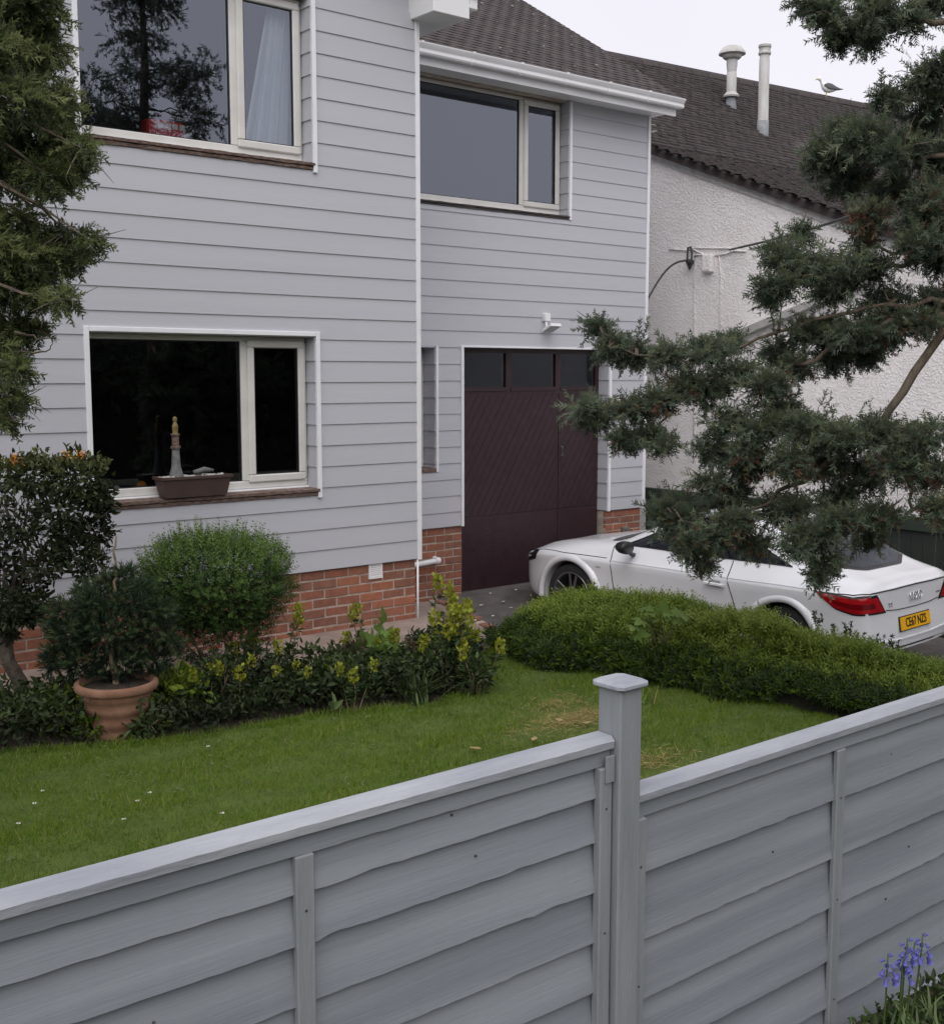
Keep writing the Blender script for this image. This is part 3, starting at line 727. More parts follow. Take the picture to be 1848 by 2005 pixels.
# ------------------------------------------------------------------ small fittings on the house (each a thing)
mb = MB(); vx0, vx1, vz0, vz1 = 5.575, 5.712, .395, .525
mb.box(vx0, vx1, PY - .012, PY + .004, vz0, vz0 + .016); mb.box(vx0, vx1, PY - .012, PY + .004, vz1 - .016, vz1); mb.box(vx0, vx0 + .018, PY - .012, PY + .004, vz0 + .016, vz1 - .016); mb.box(vx1 - .018, vx1, PY - .012, PY + .004, vz0 + .016, vz1 - .016)
vent = thing('wall_vent', 'small white louvred air vent in the brick plinth under the cladding', 'vent', (5.64, PY, .395)); obj('frame', mb, 'upvc', vent)
for k in range(6):
    z = vz0 + .018 + k * .016; mb = MB(); mb.extrx([(PY - .010, z), (PY - .002, z + .012), (PY + .0, z + .012), (PY - .006, z)], vx0 + .018, vx1 - .018); obj('louvre', mb, 'upvc', vent)
mb = MB(); mb.tube([(6.13, YG - .03, .135), (7.36, YG - .03, .205)], .028, n=12); mb.tube([(7.35, YG - .03, .204), (7.40, YG - .03, .207)], .035, n=12); mb.tube([(7.385, YG - .03, .206), (7.385, YG + .05, .22)], .031, n=12)
tag(obj('waste_pipe', mb, 'upvc', None, smooth=True, auto=40), 'white plastic waste pipe across the brick garage pier', 'pipe')
mb = MB(); mb.tube([(6.072, YM + .006, .515), (6.072, YM + .006, -.12)], .0085, n=8); tag(obj('overflow_pipe', mb, 'upvc', None, smooth=True), 'thin white vertical pipe down the plinth corner', 'pipe')
lx, lz = 8.87, 2.63
sec = thing('security_light', 'white security floodlight with sensor above the garage door', 'light', (lx, YG, lz - .06))
mb = MB(); mb.cbox(lx - .035, lx + .045, YG - .05, YG + .01, lz + .04, lz + .125, c=.006); obj('sensor_box', mb, 'upvc', sec)
mb = MB(); mb.tube([(lx, YG - .02, lz + .045), (lx - .02, YG - .05, lz + .0), (lx - .02, YG - .06, lz - .03)], .012, n=8); obj('arm', mb, 'upvc', sec)
mb = MB(); mb.loft([[(lx - .055, YG - .02, lz - .075), (lx + .1, YG - .02, lz - .075), (lx + .1, YG - .16, lz - .015), (lx - .055, YG - .16, lz - .015)], [(lx - .05, YG - .02, lz - .045), (lx + .095, YG - .02, lz - .045), (lx + .095, YG - .15, lz + .015), (lx - .05, YG - .15, lz + .015)]]); obj('lamp_head', mb, 'upvc', sec)
mb = MB(); mb.add([(lx - .045, YG - .033, lz - .0723), (lx + .09, YG - .033, lz - .0723), (lx + .09, YG - .15, lz - .022), (lx - .045, YG - .15, lz - .022)], [(0, 1, 2, 3)]); obj('lens', mb, 'metal_grey', sec)
mb = MB(); mb.cbox(10.13, 10.225, YG - .03, YG + .03, .14, .33, c=.008); tb = obj('outlet_box', mb, 'door_bar', None); tag(tb, 'small beige outlet box on the right brick garage pier', 'outlet box')
mb = MB(); mb.tube([(10.15, YG - .035, .30), (10.15, YG - .05, .27)], .012, n=6); obj('knob', mb, 'nail', tb)

# things on the sills
ypl = YM - .07; px0 = xat(322, 960, ypl); px1 = xat(452, 955, ypl)
pz = LW[2] + .062
pb = thing('planter_box', 'brown plastic planter trough with pebbles on the lower window sill', 'planter', ((px0 + px1) / 2, ypl, pz))
a, b = px0 - .005, px1 + .01; zt = pz + .155; yc = YM + .01
def rect(x0, x1, y0, y1, z): return [(x0, y0, z), (x1, y0, z), (x1, y1, z), (x0, y1, z)]
mb = MB(); mb.loft([rect(a + .03, b - .03, yc - .055, yc + .055, pz), rect(a, b, yc - .075, yc + .075, zt - .02), rect(a - .012, b + .012, yc - .085, yc + .085, zt - .02), rect(a - .012, b + .012, yc - .085, yc + .085, zt), rect(a + .004, b - .004, yc - .07, yc + .07, zt), rect(a + .012, b - .012, yc - .06, yc + .06, zt - .03)]); obj('trough', mb, 'planter', pb)
mb = MB()
for k in range(70):
    c = np.array([random.uniform(a + .02, b - .02), random.uniform(yc - .06, yc + .06), zt - .012 + .01 * random.random()]); r_ = random.uniform(.01, .02)
    mb.lathe([(r_ * .2, -r_ * .5), (r_, 0), (r_ * .6, r_ * .45), (.001, r_ * .6)], c, n=6)
tag(obj('pebbles', mb, 'pebble', pb), kind='stuff')
mb = MB(); mb.tube([(a + .28, yc, zt + .02), (a + .36, yc - .01, zt + .04), (a + .44, yc, zt + .03)], [.018, .022, .010], n=7); obj('rock', mb, 'stone_orn', pb, smooth=True)
lh = np.array([xat(345, 900, yc), yc, zt]); lo_ = thing('lighthouse_ornament', 'small yellow and grey lighthouse ornament standing in the window planter', 'ornament', tuple(lh))
mb = MB(); mb.lathe([(.055, -.01), (.045, .03), (.034, .07), (.026, .20), (.024, .205)], lh, n=12); obj('tower', mb, 'stone_orn', lo_, smooth=True, auto=40)
mb = MB(); mb.lathe([(.036, .205), (.036, .222), (.026, .224), (.026, .30), (.034, .302), (.034, .312), (.02, .314)], lh, n=12); obj('gallery', mb, 'sill', lo_)
mb = MB(); mb.lathe([(.020, .314), (.022, .36), (.024, .366), (.014, .39), (.012, .40), (.018, .415), (.016, .43), (.001, .44)], lh, n=12); obj('lantern', mb, 'yellow_orn', lo_, smooth=True, auto=40)
def lump(name, c, r_, m, label, cat, group=None):
    mb = MB(); prof = [(r_ * math.sin(t) * (1 + .08 * math.sin(5 * t)), r_ * .9 * (1 - math.cos(t))) for t in np.linspace(.05, math.pi - .05, 9)]
    mb.lathe(prof, c, n=10); return tag(obj(name, mb, m, None, smooth=True), label, cat, group)
yi = YM + .25
lump('orange_ornament', (xat(277, 945, yi), yi, 1.24), .04, 'orange', 'round orange ornament inside the lower window', 'ornament')
lump('shell', (xat(228, 945, yi), yi, 1.235), .03, 'cream', 'pale shell ornament inside the lower window by the berberis', 'shell')
mb = MB(); mb.cbox(LW[0] - .1, LW[1] + .1, YM + .222, YM + .40, 1.205, 1.228, c=.004); obj('inner_sill', mb, 'upvc', H)
mb = MB(); mb.cbox(UW[0] - .1, UW[1] + .1, YM + .222, YM + .40, 3.765, 3.788, c=.004); obj('inner_sill', mb, 'upvc', H)
# toy bus inside the upper window
yb_ = YM + .235; b0, b1 = xat(289, 250, yb_), xat(370, 255, yb_); bz = 3.790
bus = thing('toy_bus', 'red toy bus standing inside the upper window', 'toy bus', ((b0 + b1) / 2, yb_ + .05, bz))
mb = MB(); mb.cbox(b0, b1 - .03, yb_, yb_ + .12, bz + .015, bz + .155, c=.014); obj('body', mb, 'red', bus)
mb = MB(); mb.cbox(b1 - .031, b1 + .012, yb_ + .006, yb_ + .114, bz + .015, bz + .08, c=.008); obj('bonnet', mb, 'cream', bus)
for k in range(4):
    x = b0 + .085 + k * .056; mb = MB(); mb.box(x, x + .04, yb_ - .003, yb_ + .001, bz + .095, bz + .135); obj('window', mb, 'cream', bus)
for x in (b0 + .06, b1 - .06):
    mb = MB(); mb.tube([(x, yb_ - .004, bz + .02), (x, yb_ + .02, bz + .02)], .02, n=10); obj('wheel', mb, 'tyre', bus)

# ------------------------------------------------------------------ neighbour's house
XN = 11.9
vz = lambda y: 3.934 + .3955 * (y - 7.998)
NB = thing('white_house', 'white roughcast neighbouring house with a long dark tiled roof', 'house', (16, 10, -.6))
YB = 10.82; ZB = vz(YB); ZR = 7.0
ridge = lambda x: 13.454 + (x - 13.722) * (12.949 - 13.454) / (19.96 - 13.722)
mb = MB(); mb.extrx([(4.6, -.7), (16, -.7), (16, ZB), (ridge(XN), ZR - .1), (YB, ZB - .02), (4.6, vz(4.6) - .02)], XN, XN + .2); obj('gable_wall', mb, 'roughcast', NB)
mb = MB(); mb.box(XN + .2, 24, 4.6, 4.8, -.7, vz(4.6) - .05); obj('front_wall', mb, 'roughcast', NB)
def quadpatch(mb, p, th):
    P = [np.array(q, float) for q in p]; n_ = np.cross(P[1] - P[0], P[3] - P[0]); n_ /= np.linalg.norm(n_); mb.loft([[tuple(q) for q in P], [tuple(q - n_ * th) for q in P]])
mb = MB(); X0, X1 = XN - .10, 24.0
quadpatch(mb, [(X0, 4.2, vz(4.2)), (X1, 4.2, vz(4.2)), (X1, YB, ZB), (X0, YB, ZB)], .10); quadpatch(mb, [(X0, YB, ZB - .04), (X1, YB, ZB - .04), (X1, ridge(X1), ZR - .04), (X0, ridge(X0), ZR - .04)], .08)
quadpatch(mb, [(X1, ridge(X1) + .01, ZR), (X1, 18, 3.6), (X0, 18, 3.6), (X0, ridge(X0) + .01, ZR)], -.1)
nroof = obj('roof', mb, 'tile_far', NB)
# lapped tile courses as real pieces joined together
def tile_field(O, ex, es, width, length, gauge=.104, tw=.17, skew=0.0):
    en = np.cross(ex, es); en /= np.linalg.norm(en); Vl = []; nr = int(length / gauge); nc = int(width / tw)
    base = np.array([(-.5, 0, 0), (.5, 0, 0), (.5, 1, 0), (-.5, 1, 0), (-.5, 0, -1), (.5, 0, -1)])
    k, i = np.meshgrid(np.arange(nr), np.arange(nc), indexing='ij'); k = k.ravel(); i = i.ravel(); n_ = len(k)
    P = O + ex * ((i + .5 + .5 * (k % 2)) * tw)[:, None] + es * (k * gauge)[:, None]
    jl = .024 + rng.uniform(-.006, .008, n_); L_ = gauge * 1.35
    V = P[:, None] + (base[None, :, 0:1] * (tw * .97)) * ex + base[None, :, 1:2] * L_ * es
    zz = np.where(base[:, 1] > .5, .004, 0)[None] + np.where((base[:, 1] < .5) & (base[:, 2] > -.5), 1, 0)[None] * jl[:, None] + np.where(base[:, 2] < -.5, -.004, 0)[None]
    V = V + zz[:, :, None] * en
    T = np.array([(0, 1, 2, 3), (4, 5, 1, 0)])[None] + (np.arange(n_) * 6)[:, None, None]
    return V.reshape(-1, 3), T.reshape(-1, 4)
d1 = np.array([1, 0, 0.]); s1 = np.array([0, 1, .3955]); l1 = np.linalg.norm(s1); s1 = s1 / l1
Va, Ta = tile_field(np.array([X0 - .085, 4.2, vz(4.2)]), d1, s1, X1 - X0 - .2, (YB - 4.2) * l1)
s2 = np.array([0, ridge(X0) - YB, ZR - ZB]); l2 = np.linalg.norm(s2); s2 = s2 / l2
Vb, Tb = tile_field(np.array([X0 - .085, YB, ZB]), d1, s2, X1 - X0 - .2, l2 - .05)
sh = (Vb[:, 1] - YB) / (ridge(X0) - YB); Vb[:, 1] += sh * (ridge(Vb[:, 0]) - ridge(X0)); Vb[:, 2] += .004
V = np.concatenate([Va, Vb]); T = np.concatenate([Ta, Tb + len(Va)])
tag(link('tiles', fast_mesh('tiles', V, T), 'tile_far', nroof), kind='stuff')
for k in range(34):          # ridge tiles
    x = X0 + .02 + k * .36; mb = MB(); y = ridge(x); y2 = ridge(x + .35)
    arc = [(-.13, -.07), (-.09, .005), (0, .04), (.09, .005), (.13, -.07)]
    mb.loft([[(x, y + p, ZR + q) for p, q in arc] + [(x, y, ZR - .06)], [(x + .345, y2 + p, ZR + q) for p, q in arc] + [(x + .345, y2, ZR - .06)]]); obj('ridge_tile', mb, 'tile', nroof)
lp = MB(); en2 = np.cross(d1, s2)
for k in range(130):
    x = random.uniform(12.2, 21); s_ = random.uniform(.3, l2 - .1); p = np.array([X0, YB, ZB]) + d1 * (x - X0) + s2 * s_ + en2 * .03; r_ = random.uniform(.02, .055)
    ring = [tuple(p + r_ * random.uniform(.6, 1.2) * (1.5 * math.cos(t) * d1 + .5 * math.sin(t) * s2)) for t in np.linspace(0, 2 * math.pi, 7, endpoint=False)]
    lp.loft([ring, [tuple(np.array(q_) - en2 * .015) for q_ in ring]])
tag(obj('lichen', lp, 'lichen', nroof), kind='stuff')
mb = MB(); mb.extrx([(4.2, vz(4.2) - .105), (YB, ZB - .105), (YB, ZB - .19), (4.2, vz(4.2) - .19)], XN - .03, XN - .002); obj('verge_strip', mb, 'metal_white', NB)
# sloping flashing of the lean-to
p0 = onX(1446, 648, XN - .05); p1 = onX(1700, 540, XN - .05)
mb = MB(); mb.loft([[(XN - .1, p0[1], p0[2]), (XN + .02, p0[1], p0[2]), (XN + .02, p0[1], p0[2] - .09), (XN - .1, p0[1], p0[2] - .09)], [(XN - .1, p1[1], p1[2]), (XN + .02, p1[1], p1[2]), (XN + .02, p1[1], p1[2] - .09), (XN - .1, p1[1], p1[2] - .09)]]); obj('flashing', mb, 'metal_grey', NB)
# service box, conduits, bracket, cables
xw = XN - .012
q = onX(1388, 515, xw)
mb = MB(); mb.cbox(xw - .06, xw + .01, q[1] - .075, q[1] + .075, q[2] - .12, q[2] + .11, c=.012); jb = obj('service_box', mb, 'roughcast', None); tag(jb, 'white cable service box on the roughcast gable wall', 'box')
mb = MB(); mb.cbox(xw - .066, xw - .060, q[1] - .06, q[1] + .06, q[2] - .1, q[2] + .09, c=.003); obj('lid', mb, 'roughcast', jb)
def onwall(pts, r_, m, name, label, n=6, dx=0):
    mb = MB(); mb.tube([tuple(onX(x, y, xw - dx)) for x, y in pts], r_, n=n); return tag(obj(name, mb, m, None, smooth=True), label, 'cable')
onwall([(1310, 488), (1345, 490), (1350, 485), (1428, 486), (1436, 491), (1460, 492)], .010, 'roughcast', 'conduit', 'horizontal white painted cable above the service box')
onwall([(1352, 486), (1375, 497), (1381, 512)], .012, 'roughcast', 'conduit', 'short white painted cable dropping into the service box')
onwall([(1400, 500), (1420, 497), (1440, 488)], .012, 'roughcast', 'conduit', 'white painted cable leaving the service box sideways')
onwall([(1375, 498), (1360, 500), (1358, 520), (1360, 700), (1357, 905)], .010, 'roughcast', 'conduit', 'long white painted cable running down the gable to a loop')
onwall([(1407, 500), (1411, 540), (1408, 700)], .008, 'roughcast', 'conduit', 'thin white painted cable beside the service box')
br = thing('cable_bracket', 'black cable bracket with insulator on the white gable wall', 'bracket', tuple(onX(1350, 520, xw)))
mb = MB(); mb.tube([tuple(onX(1345, 512, xw - .05)), tuple(onX(1346, 485, xw - .05)), tuple(onX(1352, 483, xw)), tuple(onX(1354, 495, xw - .05)), tuple(onX(1353, 512, xw - .06))], .012); obj('hook', mb, 'cable', br)
c = onX(1350, 512, xw - .06); mb = MB(); mb.lathe([(.012, -.10), (.03, -.05), (.05, -.02), (.05, .01), (.02, .03)], c, n=8); obj('insulator', mb, 'cable', br)
A = np.array(onX(1346, 510, xw - .06)); B = np.array([10.497, YG + .02, float(onY(1268, 590, YG)[2])])
mb = MB(); mb.tube([A + (B - A) * t + np.array([0, 0, .14 * math.sin(math.pi * t)]) for t in np.linspace(0, 1, 12)], .013); tag(obj('service_cable', mb, 'cable', None, smooth=True), 'black cable curving from the wall bracket to the clapboard house corner', 'cable')
A = np.array(onX(1428, 489, xw - .03)); B = at(2300, 160, 5.5)
mb = MB(); mb.tube([A + (B - A) * t - np.array([0, 0, .10 * math.sin(math.pi * t)]) for t in np.linspace(0, 1, 16)], .013); tag(obj('overhead_cable', mb, 'cable', None, smooth=True), 'black overhead cable rising from the white gable wall into the tree', 'cable')
# flues on the neighbour's roof
nrm2 = np.cross(d1, s2); O2 = np.array([X0, YB, ZB])
def on_roof(x, y): d = ray(x, y); t = ((O2 - CAM) @ nrm2) / (d @ nrm2); return CAM + d * t
def px_m(p): return F / ((np.asarray(p) - CAM) @ fwv)
b1_ = on_roof(1430, 226); k1 = 1 / px_m(b1_)
f1 = thing('flue', 'beige flue pipe with a wide mushroom cowl on the tiled roof', 'flue', tuple(b1_))
mb = MB(); mb.tube([b1_ + np.array([.02, 0, -.1]), b1_ + np.array([0, 0, .12]), b1_ + np.array([-.01, 0, 34 * k1])], [.10, .085, .075], n=12); obj('lead_collar', mb, 'lead', f1, smooth=True)
mb = MB(); mb.lathe([(15 * k1, 34 * k1), (16 * k1, 37 * k1), (9.5 * k1, 44 * k1), (9.5 * k1, 80 * k1), (8.7 * k1, 81 * k1), (10.5 * k1, 95 * k1), (10.8 * k1, 108 * k1)], b1_, n=16); obj('pipe', mb, 'metal_white', f1, smooth=True, auto=40)
mb = MB(); mb.lathe([(14 * k1, 106 * k1), (18 * k1, 109 * k1), (19 * k1, 113 * k1), (26 * k1, 115 * k1), (26 * k1, 118 * k1), (18 * k1, 128 * k1), (14 * k1, 130 * k1), (.01, 131 * k1)], b1_, n=20); obj('cowl', mb, 'metal_white', f1, smooth=True, auto=40)
mb = MB(); mb.loft([[tuple(b1_ + d1 * a_ + s2 * c_ + nrm2 * h) for a_, c_ in ((-.15, -.15), (.35, -.28), (.38, -.2), (.15, .2), (-.15, .2))] for h in (.0, .04)]); obj('lead_slate', mb, 'lead', f1)
b2_ = on_roof(1492, 272); k2 = 1 / px_m(b2_)
f2 = thing('flue', 'tall straight pale metal flue pipe on the tiled roof', 'flue', tuple(b2_))
mb = MB(); mb.lathe([(13 * k2, -6 * k2), (11.5 * k2, 8 * k2), (11.3 * k2, 34 * k2)], b2_, n=14); obj('lead_collar', mb, 'lead', f2, smooth=True)
mb = MB(); mb.lathe([(11.2 * k2, 33 * k2), (10.2 * k2, 36 * k2), (10 * k2, 150 * k2), (9.6 * k2, 151 * k2), (9.6 * k2, 160 * k2)], b2_, n=16); obj('pipe', mb, 'metal_white', f2, smooth=True, auto=40)
mb = MB(); mb.lathe([(12 * k2, 159 * k2), (12.5 * k2, 162 * k2), (11 * k2, 165 * k2), (11 * k2, 170 * k2), (12.5 * k2, 173 * k2), (12.5 * k2, 177 * k2), (9 * k2, 178 * k2)], b2_, n=16); obj('cap', mb, 'metal_grey', f2)
mb = MB(); mb.loft([[tuple(b2_ + d1 * a_ + s2 * c_ + nrm2 * h) for a_, c_ in ((-.13, -.12), (.38, -.22), (.40, -.16), (.15, .2), (-.13, .2))] for h in (.0, .04)]); obj('lead_slate', mb, 'lead', f2)
# gull on the ridge: continuous body along its length, facing left
gp = onZ(1607, 193, ZR + .03); gx = gp[0]; G0 = np.array([gx, ridge(gx), ZR + .045])
gl = thing('seagull', 'white seagull with dark grey wings standing on the roof ridge', 'gull', tuple(G0))
gk = 1.0 / px_m(G0); fdir = -rtv
def gpt(f, h, s=0): return G0 + fdir * f * gk - np.array([0, 0, 0]) + np.array([0, 0, h * gk]) + fwv * np.array([1, 1, 0]) * s * gk
prof = [(-22, 13.5, .6, .4), (-17, 13.5, 2.6, 2), (-10, 14, 6, 5.4), (-2, 15, 8.6, 7.6), (5, 16.5, 9.0, 8.0), (10.5, 20, 7.4, 6.6), (13, 25, 5.8, 5.2), (14, 29, 5.2, 4.8), (15, 32.5, 5.2, 4.8), (17.5, 33.6, 4.2, 3.8), (20, 33, 1.8, 1.8)]
rings = [[tuple(gpt(f, h + math.sin(t) * rz_, math.cos(t) * rs)) for t in np.linspace(0, 2 * math.pi, 12, endpoint=False)] for f, h, rz_, rs in prof]
mb = MB(); mb.loft(rings); obj('body', mb, 'gull_white', gl, smooth=True)
for sg in (-1, 1):
    wp = [(9, 20, 1.8, 7.4), (2, 18.5, 5.4, 8.2), (-6, 17, 5.4, 7.4), (-14, 15, 3.4, 5.0), (-23, 13.5, 1.4, 2), (-30, 13.5, .5, .6)]
    mb = MB(); mb.loft([[tuple(gpt(f, h + math.sin(t) * rz_, sg * (rs + .3 + .6 * math.cos(t)))) for t in np.linspace(0, 2 * math.pi, 8, endpoint=False)] for f, h, rz_, rs in wp]); obj('wing', mb, 'gull_grey', gl, smooth=True)
    mb = MB(); mb.tube([gpt(2, 8, sg * 2), gpt(3, 4, sg * 2), gpt(2.5, -1, sg * 2)], .55 * gk, n=6); mb.tube([gpt(2.5, -1, sg * 2), gpt(6, -1.2, sg * 2)], .5 * gk, n=5); obj('leg', mb, 'gull_beak', gl)
    c = gpt(16, 33.2, sg * 2.9); mb = MB(); mb.lathe([(.001, -.6 * gk), (.6 * gk, 0), (.001, .6 * gk)], c, n=6); obj('eye', mb, 'ink', gl)
mb = MB(); mb.tube([gpt(19.5, 32.8), gpt(23, 32.4), gpt(24.8, 31)], [1.5 * gk, 1.2 * gk, .3 * gk], n=6); obj('beak', mb, 'gull_beak', gl)

# ------------------------------------------------------------------ green boundary fence
XF = 10.82
def green_panel(y0, y1, zt, i):
    zb = -.47; t = thing('green_fence', ['dark green fence panel beside the garage corner', 'dark green fence panel behind the parked car', 'dark green fence panel nearest the road end of the drive'][i], 'fence', (XF, (y0 + y1) / 2, zb))
    mb = MB(); mb.cbox(XF - .03, XF + .03, y0, y1, zt - .14, zt, c=.006); obj('top_rail', mb, 'green_rail', t)
    mb = MB(); mb.cbox(XF - .028, XF + .03, y0, y1, zb + .02, zb + .14, c=.006); obj('bottom_rail', mb, 'green_rail', t)
    n_ = int((y1 - y0) / .125); w_ = (y1 - y0) / n_
    for k in range(n_):
        mb = MB(); a_ = y0 + k * w_; j = .004 * random.random(); mb.cbox(XF + .003 + j, XF + .022, a_ + .003, a_ + w_ - .003, zb + .14, zt - .14, c=.003); obj('board', mb, 'green_paint', t)
def green_post(y, zt, label):
    mb = MB(); mb.cbox(XF - .045, XF + .045, y - .05, y + .05, -.5, zt, c=.006); mb.cbox(XF - .055, XF + .055, y - .06, y + .06, zt + .0, zt + .03, c=.006)
    tag(obj('green_fence_post', mb, 'green_rail', None), label, 'fence post')
green_panel(6.86, 9.88, .735, 0); green_panel(4.5, 6.74, .70, 1); green_panel(2.1, 4.38, .66, 2)
green_post(6.80, .76, 'dark green fence post between the two panels behind the car'); green_post(4.44, .72, 'dark green fence post near the rear of the car')

# ------------------------------------------------------------------ front fence
YF = 1.93
def fence_panel(x0, x1, zt, zb, edges, xmid, label, seed):
    r_ = random.Random(seed); t = thing('garden_fence', label, 'fence', ((x0 + x1) / 2, YF, zb))
    # weathered capping with chamfered front edge, slightly uneven
    xs_ = np.linspace(x0, x1, 60); rings = []
    for x in xs_:
        e = r_.uniform(-.0005, .0005); q_ = r_.uniform(-.0007, .0005)
        rings.append([(x, YF - .014 + e, zt - .030), (x, YF - .016 + e, zt - .012 + q_), (x, YF - .004 + e, zt + q_ - .001), (x, YF + .040, zt - .0005), (x, YF + .046, zt - .012), (x, YF + .046, zt - .030)])
    mb = MB(); mb.loft(rings); obj('capping', mb, 'fence_cap', t)
    zr = zt - .074
    rings = [[(x, YF, zr + r_.uniform(-.001, .001)), (x, YF, zt - .031), (x, YF + .012, zt - .031), (x, YF + .012, zr)] for x in xs_]
    mb = MB(); mb.loft(rings); obj('top_rail', mb, 'fence_paint', t)
    # lapped waney boards
    ztop = zt - .035
    zs_ = [ztop] + list(edges)
    for k in range(len(edges)):
        lo = edges[k]; hi = zs_[k]
        nx = 70; ph = r_.uniform(0, 9); amp = r_.uniform(.0006, .0022); rings = []; notch = [r_.uniform(x0, x1) for _ in range(3)]; nd = [r_.uniform(.0006, .003) for _ in notch]
        tiltz = r_.uniform(-.004, .004)
        for x in np.linspace(x0 + .002, x1 - .002, nx):
            wv = amp * (math.sin(x * 4.2 + ph) + .5 * math.sin(x * 11 + 2 * ph)) + .0012 * r_.uniform(-1, 1) + tiltz * (x - (x0 + x1) / 2)
            for c_, dd in zip(notch, nd): wv += dd * math.tanh((x - c_) * 120) * math.exp(-((x - c_) / .06) ** 2)
            zb_ = lo + wv; y_lo = YF + .003; y_hi = YF + .026
            rings.append([(x, y_lo + .001 * r_.random(), zb_), (x, y_hi - .003, hi + .0), (x, y_hi + .004, hi + .03), (x, y_hi + .006, hi + .03), (x, y_lo + .011, zb_)])
        mb = MB(); mb.loft(rings); bo = obj('board', mb, 'fence_paint', t)
        nm = MB()
        for xn in (xmid + r_.choice((-.3, .36)) + r_.uniform(-.1, .1),):
            nm.tube([(xn, YF + .010, (lo + hi) / 2 + r_.uniform(-.03, .02)), (xn, YF + .03, (lo + hi) / 2)], .0028, n=6)
        obj('nail', nm, 'nail', bo)
    for (a_, b_, pr) in ((x0 + .0, x0 + .04, .0), (xmid - .021, xmid + .021, .006), (x1 - .042, x1 - .002, .0)):
        mb = MB(); mb.cbox(a_, b_, YF + pr - .012, YF + .0115, zb + .045, zr - .001, c=.003); bt = obj('batten', mb, 'fence_post', t)
        nm = MB()
        for z in np.arange(zr - .1 - .05 * r_.random(), zb + .1, -.31): nm.tube([((a_ + b_) / 2, YF + pr - .0135, z), ((a_ + b_) / 2, YF + pr, z)], .003, n=6)
        obj('nail', nm, 'nail', bt)
    mb = MB(); mb.loft([[(x, YF - .022, zb), (x, YF - .022, zb + .036), (x, YF - .012, zb + .044), (x, YF + .012, zb + .044), (x, YF + .012, zb)] for x in (x0, x1)]); obj('bottom_rail', mb, 'fence_cap', t)
    return t
zl = [float(onY(1172, y, YF)[2]) for y in (1565, 1649, 1746, 1842, 1942)]; zl += [zl[-1] - .118, zl[-1] - .236, zl[-1] - .354]
zr_ = [float(onY(1633, y, YF)[2]) for y in (1568, 1680, 1776, 1877, 1967)]
while zr_[-1] > .2: zr_.append(zr_[-1] - .12)
zr_[-1] = .105
p_ = fence_panel(.19, 2.004, 1.241, .20, [z for z in zl if z > .22] + [.225], 1.158, 'grey painted lap fence panel on the higher side of the capped post', 11)
mb = MB(); mb.cbox(1.975, 2.003, YF - .018, YF - .0125, 1.13, 1.195, c=.001); obj('bracket', mb, 'fence_post', p_)
fence_panel(2.086, 3.92, 1.085, .066, zr_, 2.965, 'grey painted lap fence panel on the lower side behind the bluebells', 12)
fence_panel(3.995, 5.82, .94, -.06, [.86, .75, .63, .51, .39, .27, .15, 0.0], 4.9, 'grey painted lap fence panel further down beyond the bluebells', 13)
def fence_post(x, zt, zb, label):
    t = thing('fence_post', label, 'fence post', (x, YF, zb))
    mb = MB(); mb.cbox(x - .0375, x + .0375, YF - .03, YF + .045, zb - .05, zt, c=.004); obj('shaft', mb, 'fence_post', t)
    yc_ = YF + .0075; o_ = .052
    def rc(h, z): return [(x - h + .012, yc_ - h, z), (x + h - .012, yc_ - h, z), (x + h, yc_ - h + .012, z), (x + h, yc_ + h - .012, z), (x + h - .012, yc_ + h, z), (x - h + .012, yc_ + h, z), (x - h, yc_ + h - .012, z), (x - h, yc_ - h + .012, z)]
    mb = MB(); mb.loft([rc(o_ - .002, zt + .001), rc(o_, zt + .004), rc(o_, zt + .011), rc(o_ - .010, zt + .017)]); obj('cap', mb, 'fence_cap', t)
fence_post(2.0450, 1.352, .05, 'square grey fence post with flat cap between the two grey panels')
fence_post(3.957, 1.2, -.05, 'square grey fence post below the overhanging tree')

# ------------------------------------------------------------------ white coupe on the drive
CS = .97; CTH = R(3.4); CO = np.array([9.13, 6.02]); CZG = -.455
cf = np.array([-math.sin(CTH), math.cos(CTH)]); cl = np.array([-math.cos(CTH), -math.sin(CTH)])
CPI = .030
def cw(s, t, z):
    s = s * .86 if s < 0 else s; z = z + CPI * s - .028
    return (CO[0] + CS * (cf[0] * s + cl[0] * t), CO[1] + CS * (cf[1] * s + cl[1] * t), CZG + CS * z)
CAR = thing('parked_car', 'white two-door coupe parked nose-in at the garage door', 'car', (CO[0], CO[1], CZG))
def crom(xk, yk, x):
    """smooth interpolation through knots"""
    xk = np.asarray(xk, float); yk = np.asarray(yk, float); h = np.diff(xk); d = np.diff(yk) / h; m_ = np.zeros_like(yk)
    m_[1:-1] = np.where(d[:-1] * d[1:] > 0, 2 * d[:-1] * d[1:] / (d[:-1] + d[1:] + 1e-12), 0); m_[0] = d[0]; m_[-1] = d[-1]
    x = np.clip(np.asarray(x, float), xk[0], xk[-1]); i = np.clip(np.searchsorted(xk, x) - 1, 0, len(h) - 1); t = (x - xk[i]) / h[i]
    return (2 * t**3 - 3 * t**2 + 1) * yk[i] + (t**3 - 2 * t**2 + t) * h[i] * m_[i] + (-2 * t**3 + 3 * t**2) * yk[i + 1] + (t**3 - t**2) * h[i] * m_[i + 1]
SK = [-.80, -.74, -.62, -.45, -.2, .1, .4, .8, 1.2, 1.5, 1.8, 2.05, 2.3, 2.6, 2.9, 3.1, 3.25, 3.34]
Wd = [.74, .80, .855, .885, .905, .915, .905, .893, .888, .888, .89, .895, .902, .905, .885, .835, .745, .62]      # widest half-width
